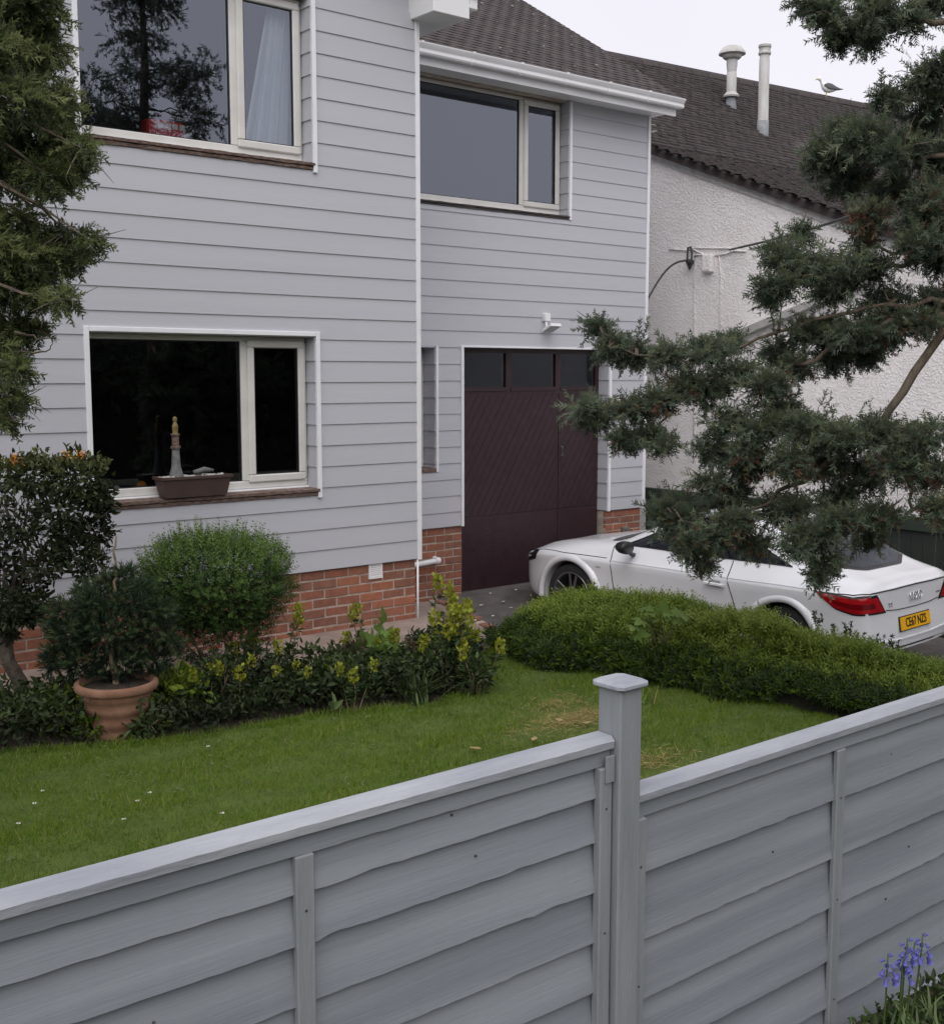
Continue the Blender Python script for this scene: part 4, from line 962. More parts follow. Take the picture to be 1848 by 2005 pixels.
Zs = [.80, .83, .845, .852, .850, .842, .832, .818, .806, .797, .786, .776, .768, .758, .735, .70, .655, .60]      # shoulder crease
Zt = [.885, .955, .972, 1.005, 1.115, 1.235, 1.31, 1.350, 1.335, 1.245, 1.105, .985, .945, .90, .845, .79, .72, .65]  # centre-line top
Wb = [.64, .685, .725, .75, .765, .772, .775, .775, .775, .775, .775, .775, .765, .745, .70, .645, .56, .45]          # belt / deck edge half-width
Zb = [.865, .905, .918, .935, .960, .966, .958, .945, .933, .925, .918, .908, .885, .850, .800, .755, .695, .63]     # belt / deck edge height
Wr = [.50, .53, .56, .575, .575, .575, .57, .565, .565, .575, .60, .62, .62, .60, .56, .50, .42, .33]                # rail
Zr = [.88, .940, .955, .985, 1.07, 1.18, 1.25, 1.285, 1.268, 1.185, 1.06, .955, .925, .885, .832, .78, .713, .643]
def ring_at(s):
    f_ = lambda a_: float(crom(SK, a_, s)); W_, zs_, zt_, wb_, zb_, wr_, zr2 = map(f_, (Wd, Zs, Zt, Wb, Zb, Wr, Zr))
    zb0 = float(np.interp(s, [-.8, -.5, -.3, 2.8, 3.1, 3.34], [.33, .22, .17, .17, .2, .26]))
    k = [(W_ * .82, zb0), (W_ * .955, zb0 + .07), (W_ * .985, .42), (W_ * .988, .60), (W_ * 1.0, zs_ - .03), (W_ * .985, zs_), (W_ * .965, zs_ + .02), (wb_, zb_), (wr_, zr2), (wr_ * .72, zt_ - .028 * (zt_ - .6) / .7), (wr_ * .36, zt_ - .007), (0, zt_)]
    return k
def dense(k, sub=3):
    P = np.array(k); d = np.r_[0, np.cumsum(np.linalg.norm(np.diff(P, axis=0), axis=1))]; u = []
    for i in range(len(P) - 1): u += list(d[i] + (d[i + 1] - d[i]) * np.arange(sub) / sub)
    u.append(d[-1]); return np.stack([crom(d, P[:, 0], u), crom(d, P[:, 1], u)], 1)
srows = np.concatenate([np.linspace(-.80, -.5, 10), np.linspace(-.45, 2.9, 68), np.linspace(2.95, 3.34, 10)])
rings = []
for s in srows:
    h = dense(ring_at(s)); bow = np.zeros(len(h))
    if s < -.6:
        zz = h[:, 1]; bow = -(.03 * np.exp(-((zz - .42) / .17) ** 2) + .0 ) * (-.6 - s) / .2
    rings.append([(s + b_, t, z) for (t, z), b_ in zip(h, bow)] + [(s + b_, -t, z) for (t, z), b_ in list(zip(h, bow))[-2::-1]])
def shrink(r_, f_, ds): return [(p[0] + ds, p[1] * f_, p[2]) for p in r_]
rr0, rr1 = rings[0], rings[-1]
rear = [shrink(rr0, f_, -.035 * (1 - f_ ** 2.2)) for f_ in (.0, .25, .5, .75, .9)]
front = [[(p[0] + .055 * (1 - f_ ** 2), p[1] * f_, p[2] * 1.0 + 0) for p in rr1] for f_ in (.88, .65, .4, .2, .0)]
allr = rear + rings + front
mb = MB(); mb.loft([[cw(*p) for p in r_] for r_ in allr], caps=False)
me = new_mesh('body', mb.v, mb.f)
import bmesh
bm = bmesh.new(); bm.from_mesh(me); bmesh.ops.remove_doubles(bm, verts=bm.verts, dist=.0004); bmesh.ops.recalc_face_normals(bm, faces=bm.faces); bm.to_mesh(me); bm.free()
tmpb = bpy.data.objects.new('body_raw', me); COL.objects.link(tmpb)
bvh = BVHTree.FromPolygons([v.co[:] for v in me.vertices], [p.vertices[:] for p in me.polygons])
WC = [(0, 1), (0, -1), (2.505, 1), (2.505, -1)]; WRad = .335
cut = MB()
for s, sg in WC:
    n_ = 40; rg = [[cw(s + .368 * math.cos(a_), t, .335 + .368 * math.sin(a_)) for a_ in np.linspace(0, 2 * math.pi, n_, endpoint=False)] for t in (sg * .60, sg * 1.1)]
    cut.loft(rg)
cme = new_mesh('cut', cut.v, cut.f)
bm = bmesh.new(); bm.from_mesh(cme); bmesh.ops.recalc_face_normals(bm, faces=bm.faces); bm.to_mesh(cme); bm.free()
cuto = bpy.data.objects.new('cut', cme); COL.objects.link(cuto)
md = tmpb.modifiers.new('b', 'BOOLEAN'); md.operation = 'DIFFERENCE'; md.object = cuto; md.solver = 'EXACT'
dg = bpy.context.evaluated_depsgraph_get(); me2 = bpy.data.meshes.new_from_object(tmpb.evaluated_get(dg))
bpy.data.objects.remove(tmpb); bpy.data.objects.remove(cuto)
me2.polygons.foreach_set('use_smooth', [True] * len(me2.polygons))
try: me2.set_sharp_from_angle(angle=R(38))
except Exception: pass
body = link('body', me2, 'paint_white', CAR)
def snap(p, off):
    loc, nrm, i_, d_ = bvh.find_nearest(Vector(p))
    c_ = Vector(cw(1.2, 0, .6));
    if nrm.dot(loc - c_) < 0: nrm = -nrm
    return loc + nrm * off, nrm
def patch(name, lower, upper, m, off=.004, nu=20, nv=6, parent=None, th=.003):
    """strip between two car-space polylines, laid on the body"""
    def samp(pl, u):
        P = np.array(pl, float); d = np.r_[0, np.cumsum(np.linalg.norm(np.diff(P, axis=0), axis=1))]; d /= d[-1]; return np.array([np.interp(u, d, P[:, k]) for k in range(3)])
    V = []
    for j in range(nv + 1):
        for i in range(nu + 1):
            a_, b_ = samp(lower, i / nu), samp(upper, i / nu); q_, _ = snap(cw(*(a_ + (b_ - a_) * j / nv)), off); V.append(tuple(q_))
    Fc = [(j * (nu + 1) + i, j * (nu + 1) + i + 1, (j + 1) * (nu + 1) + i + 1, (j + 1) * (nu + 1) + i) for j in range(nv) for i in range(nu)]
    mb = MB(); mb.add(V, Fc); return obj(name, mb, m, parent or CAR, smooth=True)
def seam(name, pts, r_=.004, m='seal', off=.001, parent=None):
    P = []
    for i in range(len(pts) - 1):
        for t in np.linspace(0, 1, 7)[:-1]: P.append(np.array(pts[i]) + (np.array(pts[i + 1]) - np.array(pts[i])) * t)
    P.append(np.array(pts[-1])); mb = MB(); mb.tube([tuple(snap(cw(*p), off)[0]) for p in P], r_, n=5); return obj(name, mb, m, parent or CAR)
for sg in (1, -1):
    patch('side_window', [(1.92, sg * .76, .935), (1.2, sg * .77, .955), (.55, sg * .77, .975), (.02, sg * .76, .995)], [(1.90, sg * .74, .945), (1.3, sg * .585, 1.235), (.8, sg * .585, 1.262), (.02, sg * .745, 1.0)], 'black_trim', nu=30, nv=8)
    patch('side_glass', [(1.80, sg * .76, .955), (1.2, sg * .77, .975), (.55, sg * .77, .992), (.10, sg * .76, 1.01)], [(1.78, sg * .73, .98), (1.3, sg * .60, 1.215), (.82, sg * .60, 1.24), (.10, sg * .74, 1.02)], 'car_glass', off=.0065, nu=30, nv=8)
    dr = seam('door_seam', [(2.02, sg * .78, .92), (1.98, sg * .89, .78), (1.93, sg * .88, .45), (1.88, sg * .86, .22)], .0045)
    seam('door_seam', [(.62, sg * .77, .965), (.60, sg * .89, .82), (.50, sg * .89, .55), (.42, sg * .87, .25)], .0045)
    seam('bonnet_seam', [(3.05, sg * .80, .72), (2.6, sg * .88, .775), (2.04, sg * .87, .80)], .004)
    # crisp shoulder line
    seam('shoulder_line', [(2.0, sg * .89, .79), (1.2, sg * .89, .812), (.4, sg * .90, .836), (-.35, sg * .885, .853)], .0035, 'paint_white', off=.002)
    # flared arch lips
    for s in (0, 2.505):
        V = []; n_ = 30; prof = [(.366, .895), (.372, .922), (.40, .926), (.425, .915), (.440, .890)]
        for a_ in np.linspace(R(-8), R(188), n_):
            for rr_, t_ in prof: V.append(cw(s + rr_ * math.cos(a_), sg * t_, .335 + rr_ * math.sin(a_)))
        np_ = len(prof); mb = MB(); mb.add(V, [(i * np_ + j, i * np_ + j + 1, (i + 1) * np_ + j + 1, (i + 1) * np_ + j) for i in range(n_ - 1) for j in range(np_ - 1)]); obj('arch_lip', mb, 'paint_white', CAR, smooth=True)
        # dark wheel housing
        mb = MB(); mb.loft([[cw(s + .362 * math.cos(a_), sg * t_, .335 + .362 * math.sin(a_)) for a_ in np.linspace(0, 2 * math.pi, 28, endpoint=False)] for t_ in (.61, .80)], caps=False); mb.add([cw(s + .362 * math.cos(a_), sg * .612, .335 + .362 * math.sin(a_)) for a_ in np.linspace(0, 2 * math.pi, 28, endpoint=False)], [tuple(range(28))]); obj('wheel_housing', mb, 'black_trim', CAR)
        # wheel
        def wl(prof): return [[cw(s + r_ * math.cos(a_), sg * t_, .335 + r_ * math.sin(a_)) for a_ in np.linspace(0, 2 * math.pi, 40, endpoint=False)] for r_, t_ in prof]
        mb = MB(); mb.loft(wl([(.245, .67), (.29, .66), (.325, .68), (.333, .72), (.333, .82), (.325, .865), (.295, .885), (.25, .875)]), caps=False); wh = obj('wheel', mb, 'tyre', CAR, smooth=True)
        mb = MB(); mb.loft(wl([(.252, .874), (.248, .882), (.235, .876), (.228, .84), (.228, .72)]), caps=False); obj('rim', mb, 'alloy', wh, smooth=True)
        mb = MB(); mb.add([cw(s + .226 * math.cos(a_), sg * .735, .335 + .226 * math.sin(a_)) for a_ in np.linspace(0, 2 * math.pi, 30, endpoint=False)], [tuple(range(30))]); obj('brake_disc', mb, 'black_trim', wh)
        mb = MB()
        for k in range(5):
            for dlt in (-.13, .13):
                a0 = k * 2 * math.pi / 5 + .4; a1 = a0 + dlt * 1.5; q0 = (.05 * math.cos(a0 + dlt * 2), .05 * math.sin(a0 + dlt * 2)); q1 = (.236 * math.cos(a1), .236 * math.sin(a1)); tx_ = (-math.sin(a1) * .013, math.cos(a1) * .013)
                mb.loft([[cw(s + q_[0] + e * tx_[0], sg * (tt + dd_), .335 + q_[1] + e * tx_[1]) for e, dd_ in ((-1, 0), (-.5, .012), (.5, .012), (1, 0))] for q_, tt in ((q0, .862), (q1, .868))])
        obj('spokes', mb, 'alloy', wh)
        mb = MB(); mb.loft(wl([(.062, .85), (.06, .874), (.03, .884), (.004, .885)]), caps=False); obj('hub', mb, 'alloy', wh, smooth=True)
    # tail lamp: dark surround, red lens, darker core
    lo_ = [(-.36, sg * .885, .835), (-.54, sg * .862, .725), (-.70, sg * .80, .685), (-.80, sg * .60, .68), (-.84, sg * .46, .68)]; hi_ = [(-.30, sg * .885, .848), (-.52, sg * .865, .848), (-.70, sg * .82, .838), (-.80, sg * .68, .845), (-.83, sg * .60, .848)]
    tl = patch('tail_light', lo_, hi_, 'black_trim', off=.004, nu=24, nv=6)
    li = lambda A_, B_, f_: [tuple(np.array(a_) * (1 - f_) + np.array(b_) * f_) for a_, b_ in zip(A_, B_)]
    def cutl(P_): P2 = [list(p) for p in P_]; P2[0] = list(np.array(P_[0]) * .8 + np.array(P_[1]) * .2); P2[-1] = list(np.array(P_[-1]) * .82 + np.array(P_[-2]) * .18); return P2
    patch('lens', cutl(li(lo_, hi_, .10)), cutl(li(lo_, hi_, .86)), 'tail_red', off=.009, nu=24, nv=6, parent=tl)
    c0, c1 = li(lo_, hi_, .34), li(lo_, hi_, .60); patch('lamp_core', c0[1:4], c1[1:4], 'tail_dark', off=.0115, nu=16, nv=3, parent=tl)
    # headlamp
    patch('headlight', [(3.30, sg * .60, .60), (3.16, sg * .76, .61), (3.02, sg * .84, .655)], [(3.27, sg * .58, .672), (3.12, sg * .75, .70), (2.98, sg * .83, .722)], 'black_trim', off=.005)
    # mirror
    mc = cw(1.72, sg * .98, .945); mb = MB(); mb.loft([[tuple(np.array(cw(1.72 + ds, sg * (.98 + .09 * math.cos(a_) * f_), .955 + .062 * math.sin(a_) * f_))) for a_ in np.linspace(0, 2 * math.pi, 14, endpoint=False)] for ds, f_ in ((.09, .25), (.07, .7), (.02, 1.0), (-.04, 1.02), (-.05, .9))]); mi = obj('mirror', mb, 'black_trim', CAR, smooth=True)
    mb = MB(); mb.tube([cw(1.72, sg * .93, .91), cw(1.73, sg * .86, .875), cw(1.74, sg * .80, .86)], [.02, .022, .02], n=8); obj('mirror_stem', mb, 'black_trim', mi)
    # door handle in its recess
    q_, _ = snap(cw(.72, sg * .9, .745), .0); hd = seam('door_handle', [(.84, sg * .9, .748), (.62, sg * .9, .752)], .014, 'paint_white', off=.024)
    patch('handle_recess', [(.80, sg * .9, .722), (.66, sg * .9, .724)], [(.79, sg * .9, .782), (.67, sg * .9, .784)], 'metal_grey', off=.003, nu=8, nv=4, parent=hd)
    patch('badge', [(2.16, sg * .9, .690), (2.10, sg * .9, .692)], [(2.16, sg * .9, .702), (2.10, sg * .9, .704)], 'metal_grey', off=.003, nu=3, nv=2)
patch('windscreen', [(2.02, .64, .965), (2.10, .3, .975), (2.12, 0, .98), (2.10, -.3, .975), (2.02, -.64, .965)], [(1.40, .54, 1.205), (1.38, .3, 1.29), (1.37, 0, 1.31), (1.38, -.3, 1.29), (1.40, -.54, 1.205)], 'black_trim', nu=26, nv=10)
rw = patch('rear_window', [(-.36, .56, 1.010), (-.52, .3, 1.006), (-.54, 0, 1.004), (-.52, -.3, 1.006), (-.36, -.56, 1.010)], [(.34, .50, 1.255), (.40, .3, 1.30), (.41, 0, 1.31), (.40, -.3, 1.30), (.34, -.50, 1.255)], 'black_trim', nu=26, nv=10)
patch('rear_glass', [(-.32, .53, 1.022), (-.47, .3, 1.018), (-.49, 0, 1.016), (-.47, -.3, 1.018), (-.32, -.53, 1.022)], [(.26, .49, 1.225), (.33, .3, 1.28), (.34, 0, 1.29), (.33, -.3, 1.28), (.26, -.49, 1.225)], 'car_glass', off=.007, nu=26, nv=10, parent=rw)
patch('cowl', [(2.15, .66, .945), (2.24, .3, .96), (2.26, 0, .965), (2.24, -.3, .96), (2.15, -.66, .945)], [(2.03, .655, .962), (2.10, .3, .974), (2.12, 0, .978), (2.10, -.3, .974), (2.03, -.655, .962)], 'black_trim', off=.005, nu=26, nv=3)
for sg in (1, -1): seam('boot_seam', [(-.36, sg * .888, .850), (-.54, sg * .868, .855), (-.70, sg * .81, .857), (-.80, sg * .68, .860)], .005)
seam('boot_seam', [(-.80, .68, .862), (-.835, .5, .868), (-.865, .25, .872), (-.87, 0, .874), (-.865, -.25, .872), (-.835, -.5, .868), (-.80, -.68, .862)], .006)
seam('boot_seam', [(-.85, .46, .70), (-.865, .3, .685), (-.87, 0, .68), (-.865, -.3, .685), (-.85, -.46, .70)], .004)
0 and seam('spoiler_lip', [(-.785, .68, .915), (-.81, .4, .925), (-.83, 0, .93), (-.81, -.4, .925), (-.785, -.68, .915)], .012, 'paint_white', off=.004)
seam('bumper_crease', [(-.66, .84, .45), (-.84, .6, .44), (-.92, .3, .43), (-.93, 0, .43), (-.92, -.3, .43), (-.84, -.6, .44), (-.66, -.84, .45)], .010, 'paint_white', off=.002)
patch('diffuser', [(-.74, .66, .33), (-.80, .3, .33), (-.80, -.3, .33), (-.74, -.66, .33)], [(-.78, .66, .365), (-.86, .3, .365), (-.86, -.3, .365), (-.78, -.66, .365)], 'black_trim', nu=16, nv=3)
# number plate with raised characters
pc = np.array(cw(-.935, 0, .565)); ex_ = np.array([math.cos(CTH), math.sin(CTH), 0.]); ez_ = np.array([0, 0, 1.]) * .985 + np.array([cf[0], cf[1], 0]) * .17; en_ = np.cross(ex_, ez_)
surf, _ = snap(tuple(pc), .012); pc = np.array(surf)
def plate_box(cx_, cz_, w_, h_, d0, d1): return [[tuple(pc + ex_ * (cx_ + a_) + ez_ * (cz_ + b_) + en_ * d) for a_, b_ in ((-w_, -h_), (w_, -h_), (w_, h_), (-w_, h_))] for d in (d0, d1)]
mb = MB(); mb.loft(plate_box(0, 0, .26 * CS, .0555 * CS, -.004, .004)); npo = obj('number_plate', mb, 'plate', CAR)
mb = MB(); mb.loft(plate_box(0, 0, .268 * CS, .0635 * CS, -.012, -.003)); obj('plate_surround', mb, 'ink', npo)
def text(name, body_, size, pos, ex2, ez2, m, parent, sx=1.0, ext=.0015, bold=0.0):
    cu = bpy.data.curves.new(name, 'FONT'); cu.body = body_; cu.size = size; cu.extrude = ext; cu.align_x = 'CENTER'; cu.align_y = 'CENTER'; cu.offset = bold; cu.resolution_u = 3
    to = bpy.data.objects.new(name, cu); COL.objects.link(to); dg = bpy.context.evaluated_depsgraph_get(); dg.update(); me_ = bpy.data.meshes.new_from_object(to.evaluated_get(dg)); bpy.data.objects.remove(to)
    n3 = np.cross(ex2, ez2); V_ = np.array([v.co[:] for v in me_.vertices]); W_ = np.array(pos) + np.outer(V_[:, 0] * sx, ex2) + np.outer(V_[:, 1], ez2) + np.outer(V_[:, 2], n3)
    me_.vertices.foreach_set('co', W_.astype(np.float32).ravel()); me_.update(); me_.materials.clear(); return link(name, me_, m, parent)
text('lettering', 'CE67 NZS', .108 * CS, pc + en_ * .0055, ex_, ez_, 'ink', npo, sx=.78, bold=.0012)
# four rings and model letters on the boot lid
bc, _ = snap(cw(-.86, -.02, .775), .006); bc = np.array(bc)
eb_ = mb = MB()
for k in range(4):
    for i in range(1):
        mb.tube([tuple(bc + ex_ * ((k - 1.5) * .046 + .031 * math.cos(a_)) + ez_ * (.031 * math.sin(a_)) + en_ * (.004 + .002 * (k % 2))) for a_ in np.linspace(0, 2 * math.pi, 22)], .0048, n=6)
obj('emblem', mb, 'chrome', CAR, smooth=True)
tc_, _ = snap(cw(-.85, .40, .735), .004); text('badge', 'TT', .055, np.array(tc_) + en_ * .004, ex_, ez_, 'chrome', CAR, sx=1.1)
patch('badge', [(-.85, -.42, .748), (-.85, -.50, .748)], [(-.85, -.42, .760), (-.85, -.50, .760)], 'grey_plastic', off=.004, nu=3, nv=2)

# ------------------------------------------------------------------ vegetation
SPRAY = [t_spray(7, .42, .18, .05, 3), t_spray(6, .50, .30, .05, 4), t_spray(8, .36, .10, .045, 5), t_spray(5, .55, .40, .055, 6), t_spray(7, .40, -.10, .05, 8)]; SPRAY2 = t_spray(5, .5, .25, .07); SHOOT = t_shoot(); LEAF = t_leaf(); LEAFS = t_leaf_simple(); NEED = t_needles(); BLADE = t_blade()
def clump(c, rad, n, size, tmpl, var=.4, dv=.22, droop=.35, shell=.55, up=0.0, twist=None):
    """foliage filling an uneven ellipsoid, denser towards its surface"""
    if n < 1: return None
    d = sph(n); rr = (shell + (1 - shell) * rng.random(n) ** .6)[:, None] * rng.uniform(.55, 1.12, n)[:, None]
    P = np.asarray(c) + d * rr * np.asarray(rad)
    D = d * .9 + rng.normal(size=(n, 3)) * .55 + np.array([0, 0, up - droop])
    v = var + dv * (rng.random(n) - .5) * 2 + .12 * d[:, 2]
    return scatter(tmpl, P, D, size * rng.uniform(.6, 1.3, n), v, twist=twist)
def limb(mb, pts, r0, r1, n=6, jit=.03, seg=4):
    P = [np.array(p, float) for p in pts]; Q = []
    for i in range(len(P) - 1):
        for t in np.arange(seg) / seg: Q.append(P[i] + (P[i + 1] - P[i]) * t + rng.normal(size=3) * jit * (1 if (i or t) else 0))
    Q.append(P[-1]); mb.tube(Q, list(np.linspace(r0, r1, len(Q))), n=n); return Q

# --- spreading cypress at the right: trunk stands outside the frame, limbs reach in
TB = np.array([6.6, 2.1, .0])
def zr_of(x): return 5.95 + (2447 - x) / 1332 * 1.5
blobs = [  # pixel x, y, radius, brown share
 (1590,5,28,0),(1620,22,36,0),(1680,48,42,0),(1645,62,28,0),(1725,18,48,0),(1775,42,36,0),(1700,85,16,0),(1640,82,16,0),(1820,4,30,0),
 (1806,150,40,0),(1846,128,26,0),(1768,196,24,0),(1724,192,22,0),(1800,232,34,0),(1840,200,28,0),
 (1640,290,46,0),(1700,268,52,0),(1770,284,52,0),(1832,300,54,.1),(1612,320,36,0),(1682,352,54,.1),(1742,366,54,.2),(1822,385,56,.3),(1702,424,38,.7),(1652,248,28,0),(1690,462,26,.8),(1610,285,26,0),
 (1545,500,46,0),(1528,560,40,0),(1590,520,50,0),(1650,530,52,0),(1702,520,42,0),(1738,582,42,0),(1562,455,20,0),(1640,572,38,0),(1790,478,46,.1),(1832,430,46,.2),(1842,505,38,0),(1508,588,10,0),
 (1192,682,40,0),(1168,640,22,0),(1250,690,42,.1),(1322,702,38,.1),(1380,690,40,0),(1430,670,24,0),(1138,800,26,0),(1180,808,46,0),(1240,800,42,.2),(1290,782,36,.3),(1222,856,32,.1),(1268,850,28,.1),(1300,872,18,0),(1340,760,36,.3),(1392,762,46,0),
 (1460,730,38,.1),(1512,690,34,0),(1578,652,38,0),(1620,640,50,0),(1680,650,46,0),(1740,642,46,.3),(1800,622,46,.4),(1840,596,40,.2),(1560,716,36,.2),(1500,752,42,.2),(1640,700,34,0),(1700,690,34,.1),
 (1432,820,46,0),(1482,830,48,0),(1532,802,48,0),(1590,832,52,.1),(1650,842,54,0),(1722,850,54,0),(1790,862,54,.1),(1402,880,40,0),(1462,900,50,.3),(1532,902,52,.3),(1602,912,54,.4),(1682,920,54,.1),(1752,920,50,.2),(1822,920,52,.4),(1385,940,24,.2),(1425,955,28,.2),(1835,1000,40,.3),
 (1300,1010,36,0),(1350,1028,42,.1),(1400,1050,42,.3),(1340,1068,32,.1),(1378,1096,22,.2),(1450,1022,42,.3),(1520,1000,38,.2),(1595,1050,40,0),(1602,1100,32,0),(1650,1020,40,.1),(1700,1045,36,.1),(1560,1068,26,.1),(1600,1128,14,0),(1730,1005,32,.1),(1480,1066,30,.2),(1330,985,30,0),(1440,985,34,.2),(1560,985,34,.1),(1640,975,36,.1)]
parts = []; bcent = []
for (x, y, r_, br_) in blobs:
    Z = zr_of(x) + rng.uniform(-.25, .25); c = np.array(at(x, y, Z)); rad = r_ * 1.0 * Z / F; bcent.append(c)
    for q in range(4):      # several flat, wispy plates per tuft
        cq = c + sph(1)[0] * np.array([rad, rad, rad * .62]) * rng.uniform(.25, .8); rq = rad * rng.uniform(.4, .75); n_ = int(46 * (r_ / 40) ** 1.6 * rng.uniform(.45, 1.5)) + 8; nb = int(n_ * br_ * .8)
        base = .36 + .2 * rng.random()
        parts.append(clump(cq, (rq, rq, rq * .45), n_ - nb, .088, SPRAY, var=base, dv=.2, droop=.3, shell=.35))
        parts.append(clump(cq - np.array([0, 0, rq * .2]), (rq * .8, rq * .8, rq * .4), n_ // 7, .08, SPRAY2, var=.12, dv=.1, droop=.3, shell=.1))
        k = n_ // 4; d = sph(k); d[:, 2] = np.abs(d[:, 2]); parts.append(scatter(SPRAY, cq + d * np.array([rq, rq, rq * .5]), d * .8 + np.array([0, 0, .15]) + rng.normal(size=(k, 3)) * .3, .075 * rng.uniform(.5, 1.2, k), .64 + .14 * rng.random(k)))
        if nb: parts.append(clump(cq - np.array([0, 0, rq * .3]), (rq * .9, rq * .9, rq * .6), nb, .085, SPRAY, var=.94, dv=.06, droop=.5))
    k = 10; d = sph(k); parts.append(scatter(SPRAY, c + d * np.array([rad, rad, rad * .7]) * 1.05, d + np.array([0, 0, -.1]), .11 * rng.uniform(.7, 1.3, k), .5 + .2 * rng.random(k)))
# upper crown, out of frame but mirrored in the upper window
for k in range(46):
    z = 4.5 + 3.2 * rng.random() ** 1.2; rmax = np.interp(z, [4.4, 5.2, 6.2, 7.0, 7.8], [1.25, 1.0, .68, .34, .1]); a_ = rng.random() * 6.28; rr_ = rmax * rng.uniform(.25, 1)
    c = TB + np.array([rr_ * math.cos(a_), rr_ * math.sin(a_), z]); bcent.append(c); rad = rng.uniform(.16, .30)
    parts.append(clump(c, (rad * 1.2, rad * 1.2, rad * .6), 70, .16, SPRAY, var=.36, droop=.25))
for k in range(40):      # lower crown on the far side of the trunk, out of frame
    z = rng.uniform(2.0, 4.6); a_ = rng.uniform(-2.4, .9); rr_ = rng.uniform(.6, 1.7); c = TB + np.array([rr_ * math.cos(a_), rr_ * math.sin(a_), z]); bcent.append(c)
    parts.append(clump(c, (.34, .34, .2), 60, .17, SPRAY, var=.36, droop=.3))
CT = thing('cypress_tree', 'dark feathery cypress whose long limbs hang over the car', 'tree', tuple(TB))
leaves('crown', parts, 'lf_tree', CT)
wood = MB(); tq = limb(wood, [TB + np.array([0, 0, -.1]), TB + np.array([.03, .02, 2]), TB + np.array([-.03, .04, 4.5]), TB + np.array([0, 0, 6.3]), TB + np.array([0, 0, 7.7])], .13, .012, n=10, jit=.015)
obj('trunk', wood, 'bark', CT, smooth=True)
def PX(*p): return [at(x, y, zr_of(x)) for x, y in p]
limbs = MB(); samples = []
for start_z, path, r0 in ((4.3, [(1980, 60), (1848, 42), (1760, 46), (1690, 50), (1620, 40)], .034), (3.6, [(2000, 330), (1848, 300), (1740, 330), (1640, 300)], .034), (3.1, [(2000, 470), (1848, 495), (1770, 512), (1650, 545), (1540, 530)], .036),
    (2.9, [(1955, 508), (1848, 652), (1742, 800), (1690, 862), (1600, 920), (1500, 980), (1400, 1040), (1330, 1020)], .046), (2.5, [(2000, 830), (1848, 832), (1740, 842), (1600, 860), (1470, 890), (1400, 880)], .038), (2.7, [(2050, 640), (1848, 612), (1740, 640), (1640, 668), (1560, 722), (1470, 745), (1380, 770), (1270, 790), (1180, 810)], .032),
    (2.2, [(2000, 960), (1848, 985), (1760, 1005), (1700, 1020), (1600, 1060)], .026), (2.9, [(2050, 560), (1848, 590), (1700, 600), (1560, 640), (1420, 690), (1300, 705), (1190, 680)], .026), (3.9, [(2000, 180), (1848, 190), (1760, 200)], .022)):
    one = MB(); q_ = limb(one, [TB + np.array([-.02, .03, start_z])] + PX(*path), r0 * .8, .004, jit=.012); samples += q_; obj('limb', one, 'bark', CT, smooth=True)
for c in bcent:      # twigs from the nearest limb to every tuft
    S_ = np.array(samples + tq); i = np.argmin(((S_ - c) ** 2).sum(1) + (S_[:, 2] > c[2] + .3) * .2); a_ = S_[i]
    if np.linalg.norm(a_ - c) < 2.2: limb(limbs, [a_, (a_ + c) / 2 + np.array([0, 0, .04]), c], .011, .003, n=4, jit=.02, seg=3)
    for _ in range(3):
        e = c + sph(1)[0] * .16; limb(limbs, [c, (c + e) / 2, e], .0045, .0015, n=3, jit=.006, seg=2)
tag(obj('twigs', limbs, 'bark', CT), kind='stuff')

# --- cypress at the left edge, closer, with drooping sprays
LB = np.array([1.15, 5.35, 0.]); ZL = 5.0
lb = [(20,20,70),(75,30,50),(40,110,70),(95,95,36),(30,200,70),(95,180,44),(120,215,28),(60,270,60),(125,275,36),(160,290,20),(25,330,55),(95,345,46),(140,330,26),(168,310,14),(30,425,40),(10,480,40),(95,470,34),(140,465,34),(175,470,16),(60,500,40),(105,520,34),(150,500,18),(30,560,50),(85,570,34),(120,585,20),(30,640,40),(60,640,24),(8,700,32),(32,722,18),(10,780,32),(38,782,14),(12,822,14),(-40,100,80),(-40,300,80),(-40,500,80),(-40,700,70),(-60,-40,80),(40,-40,70)]
parts = []; lc = []
for (x, y, r_) in lb:
    Z = ZL + rng.uniform(-.25, .25); c = at(x, y, Z); rad = r_ * .95 * Z / F; lc.append(c); n_ = int(88 * (r_ / 40) ** 1.6) + 12
    parts.append(clump(c, (rad, rad, rad * .8), n_, .088, SPRAY, var=.42 + .1 * rng.random(), dv=.26, droop=.75))
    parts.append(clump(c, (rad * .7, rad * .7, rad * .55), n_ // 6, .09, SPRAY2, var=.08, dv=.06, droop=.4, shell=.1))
    k = n_ // 3; d = sph(k); d[:, 2] = np.abs(d[:, 2]) * .6; parts.append(scatter(SPRAY, c + d * np.array([rad, rad, rad * .8]), d * .8 + np.array([0, 0, -.45]) + rng.normal(size=(k, 3)) * .25, .082 * rng.uniform(.6, 1.3, k), .82 + .14 * rng.random(k)))
for k in range(46):
    z = rng.uniform(1.2, 7.0); rr_ = np.interp(z, [1, 3, 7], [1.0, 1.0, .2]) * rng.uniform(.2, .85); a_ = rng.uniform(1.9, 4.9); c = LB + np.array([-.35 + rr_ * math.cos(a_), rr_ * math.sin(a_), z]); parts.append(clump(c, (.28, .28, .22), 60, .15, SPRAY, var=.42, droop=.6))
LT = thing('conifer_tree', 'tall green conifer with drooping sprays beside the clapboard windows', 'tree', tuple(LB))
leaves('crown', parts, 'lf_left', LT)
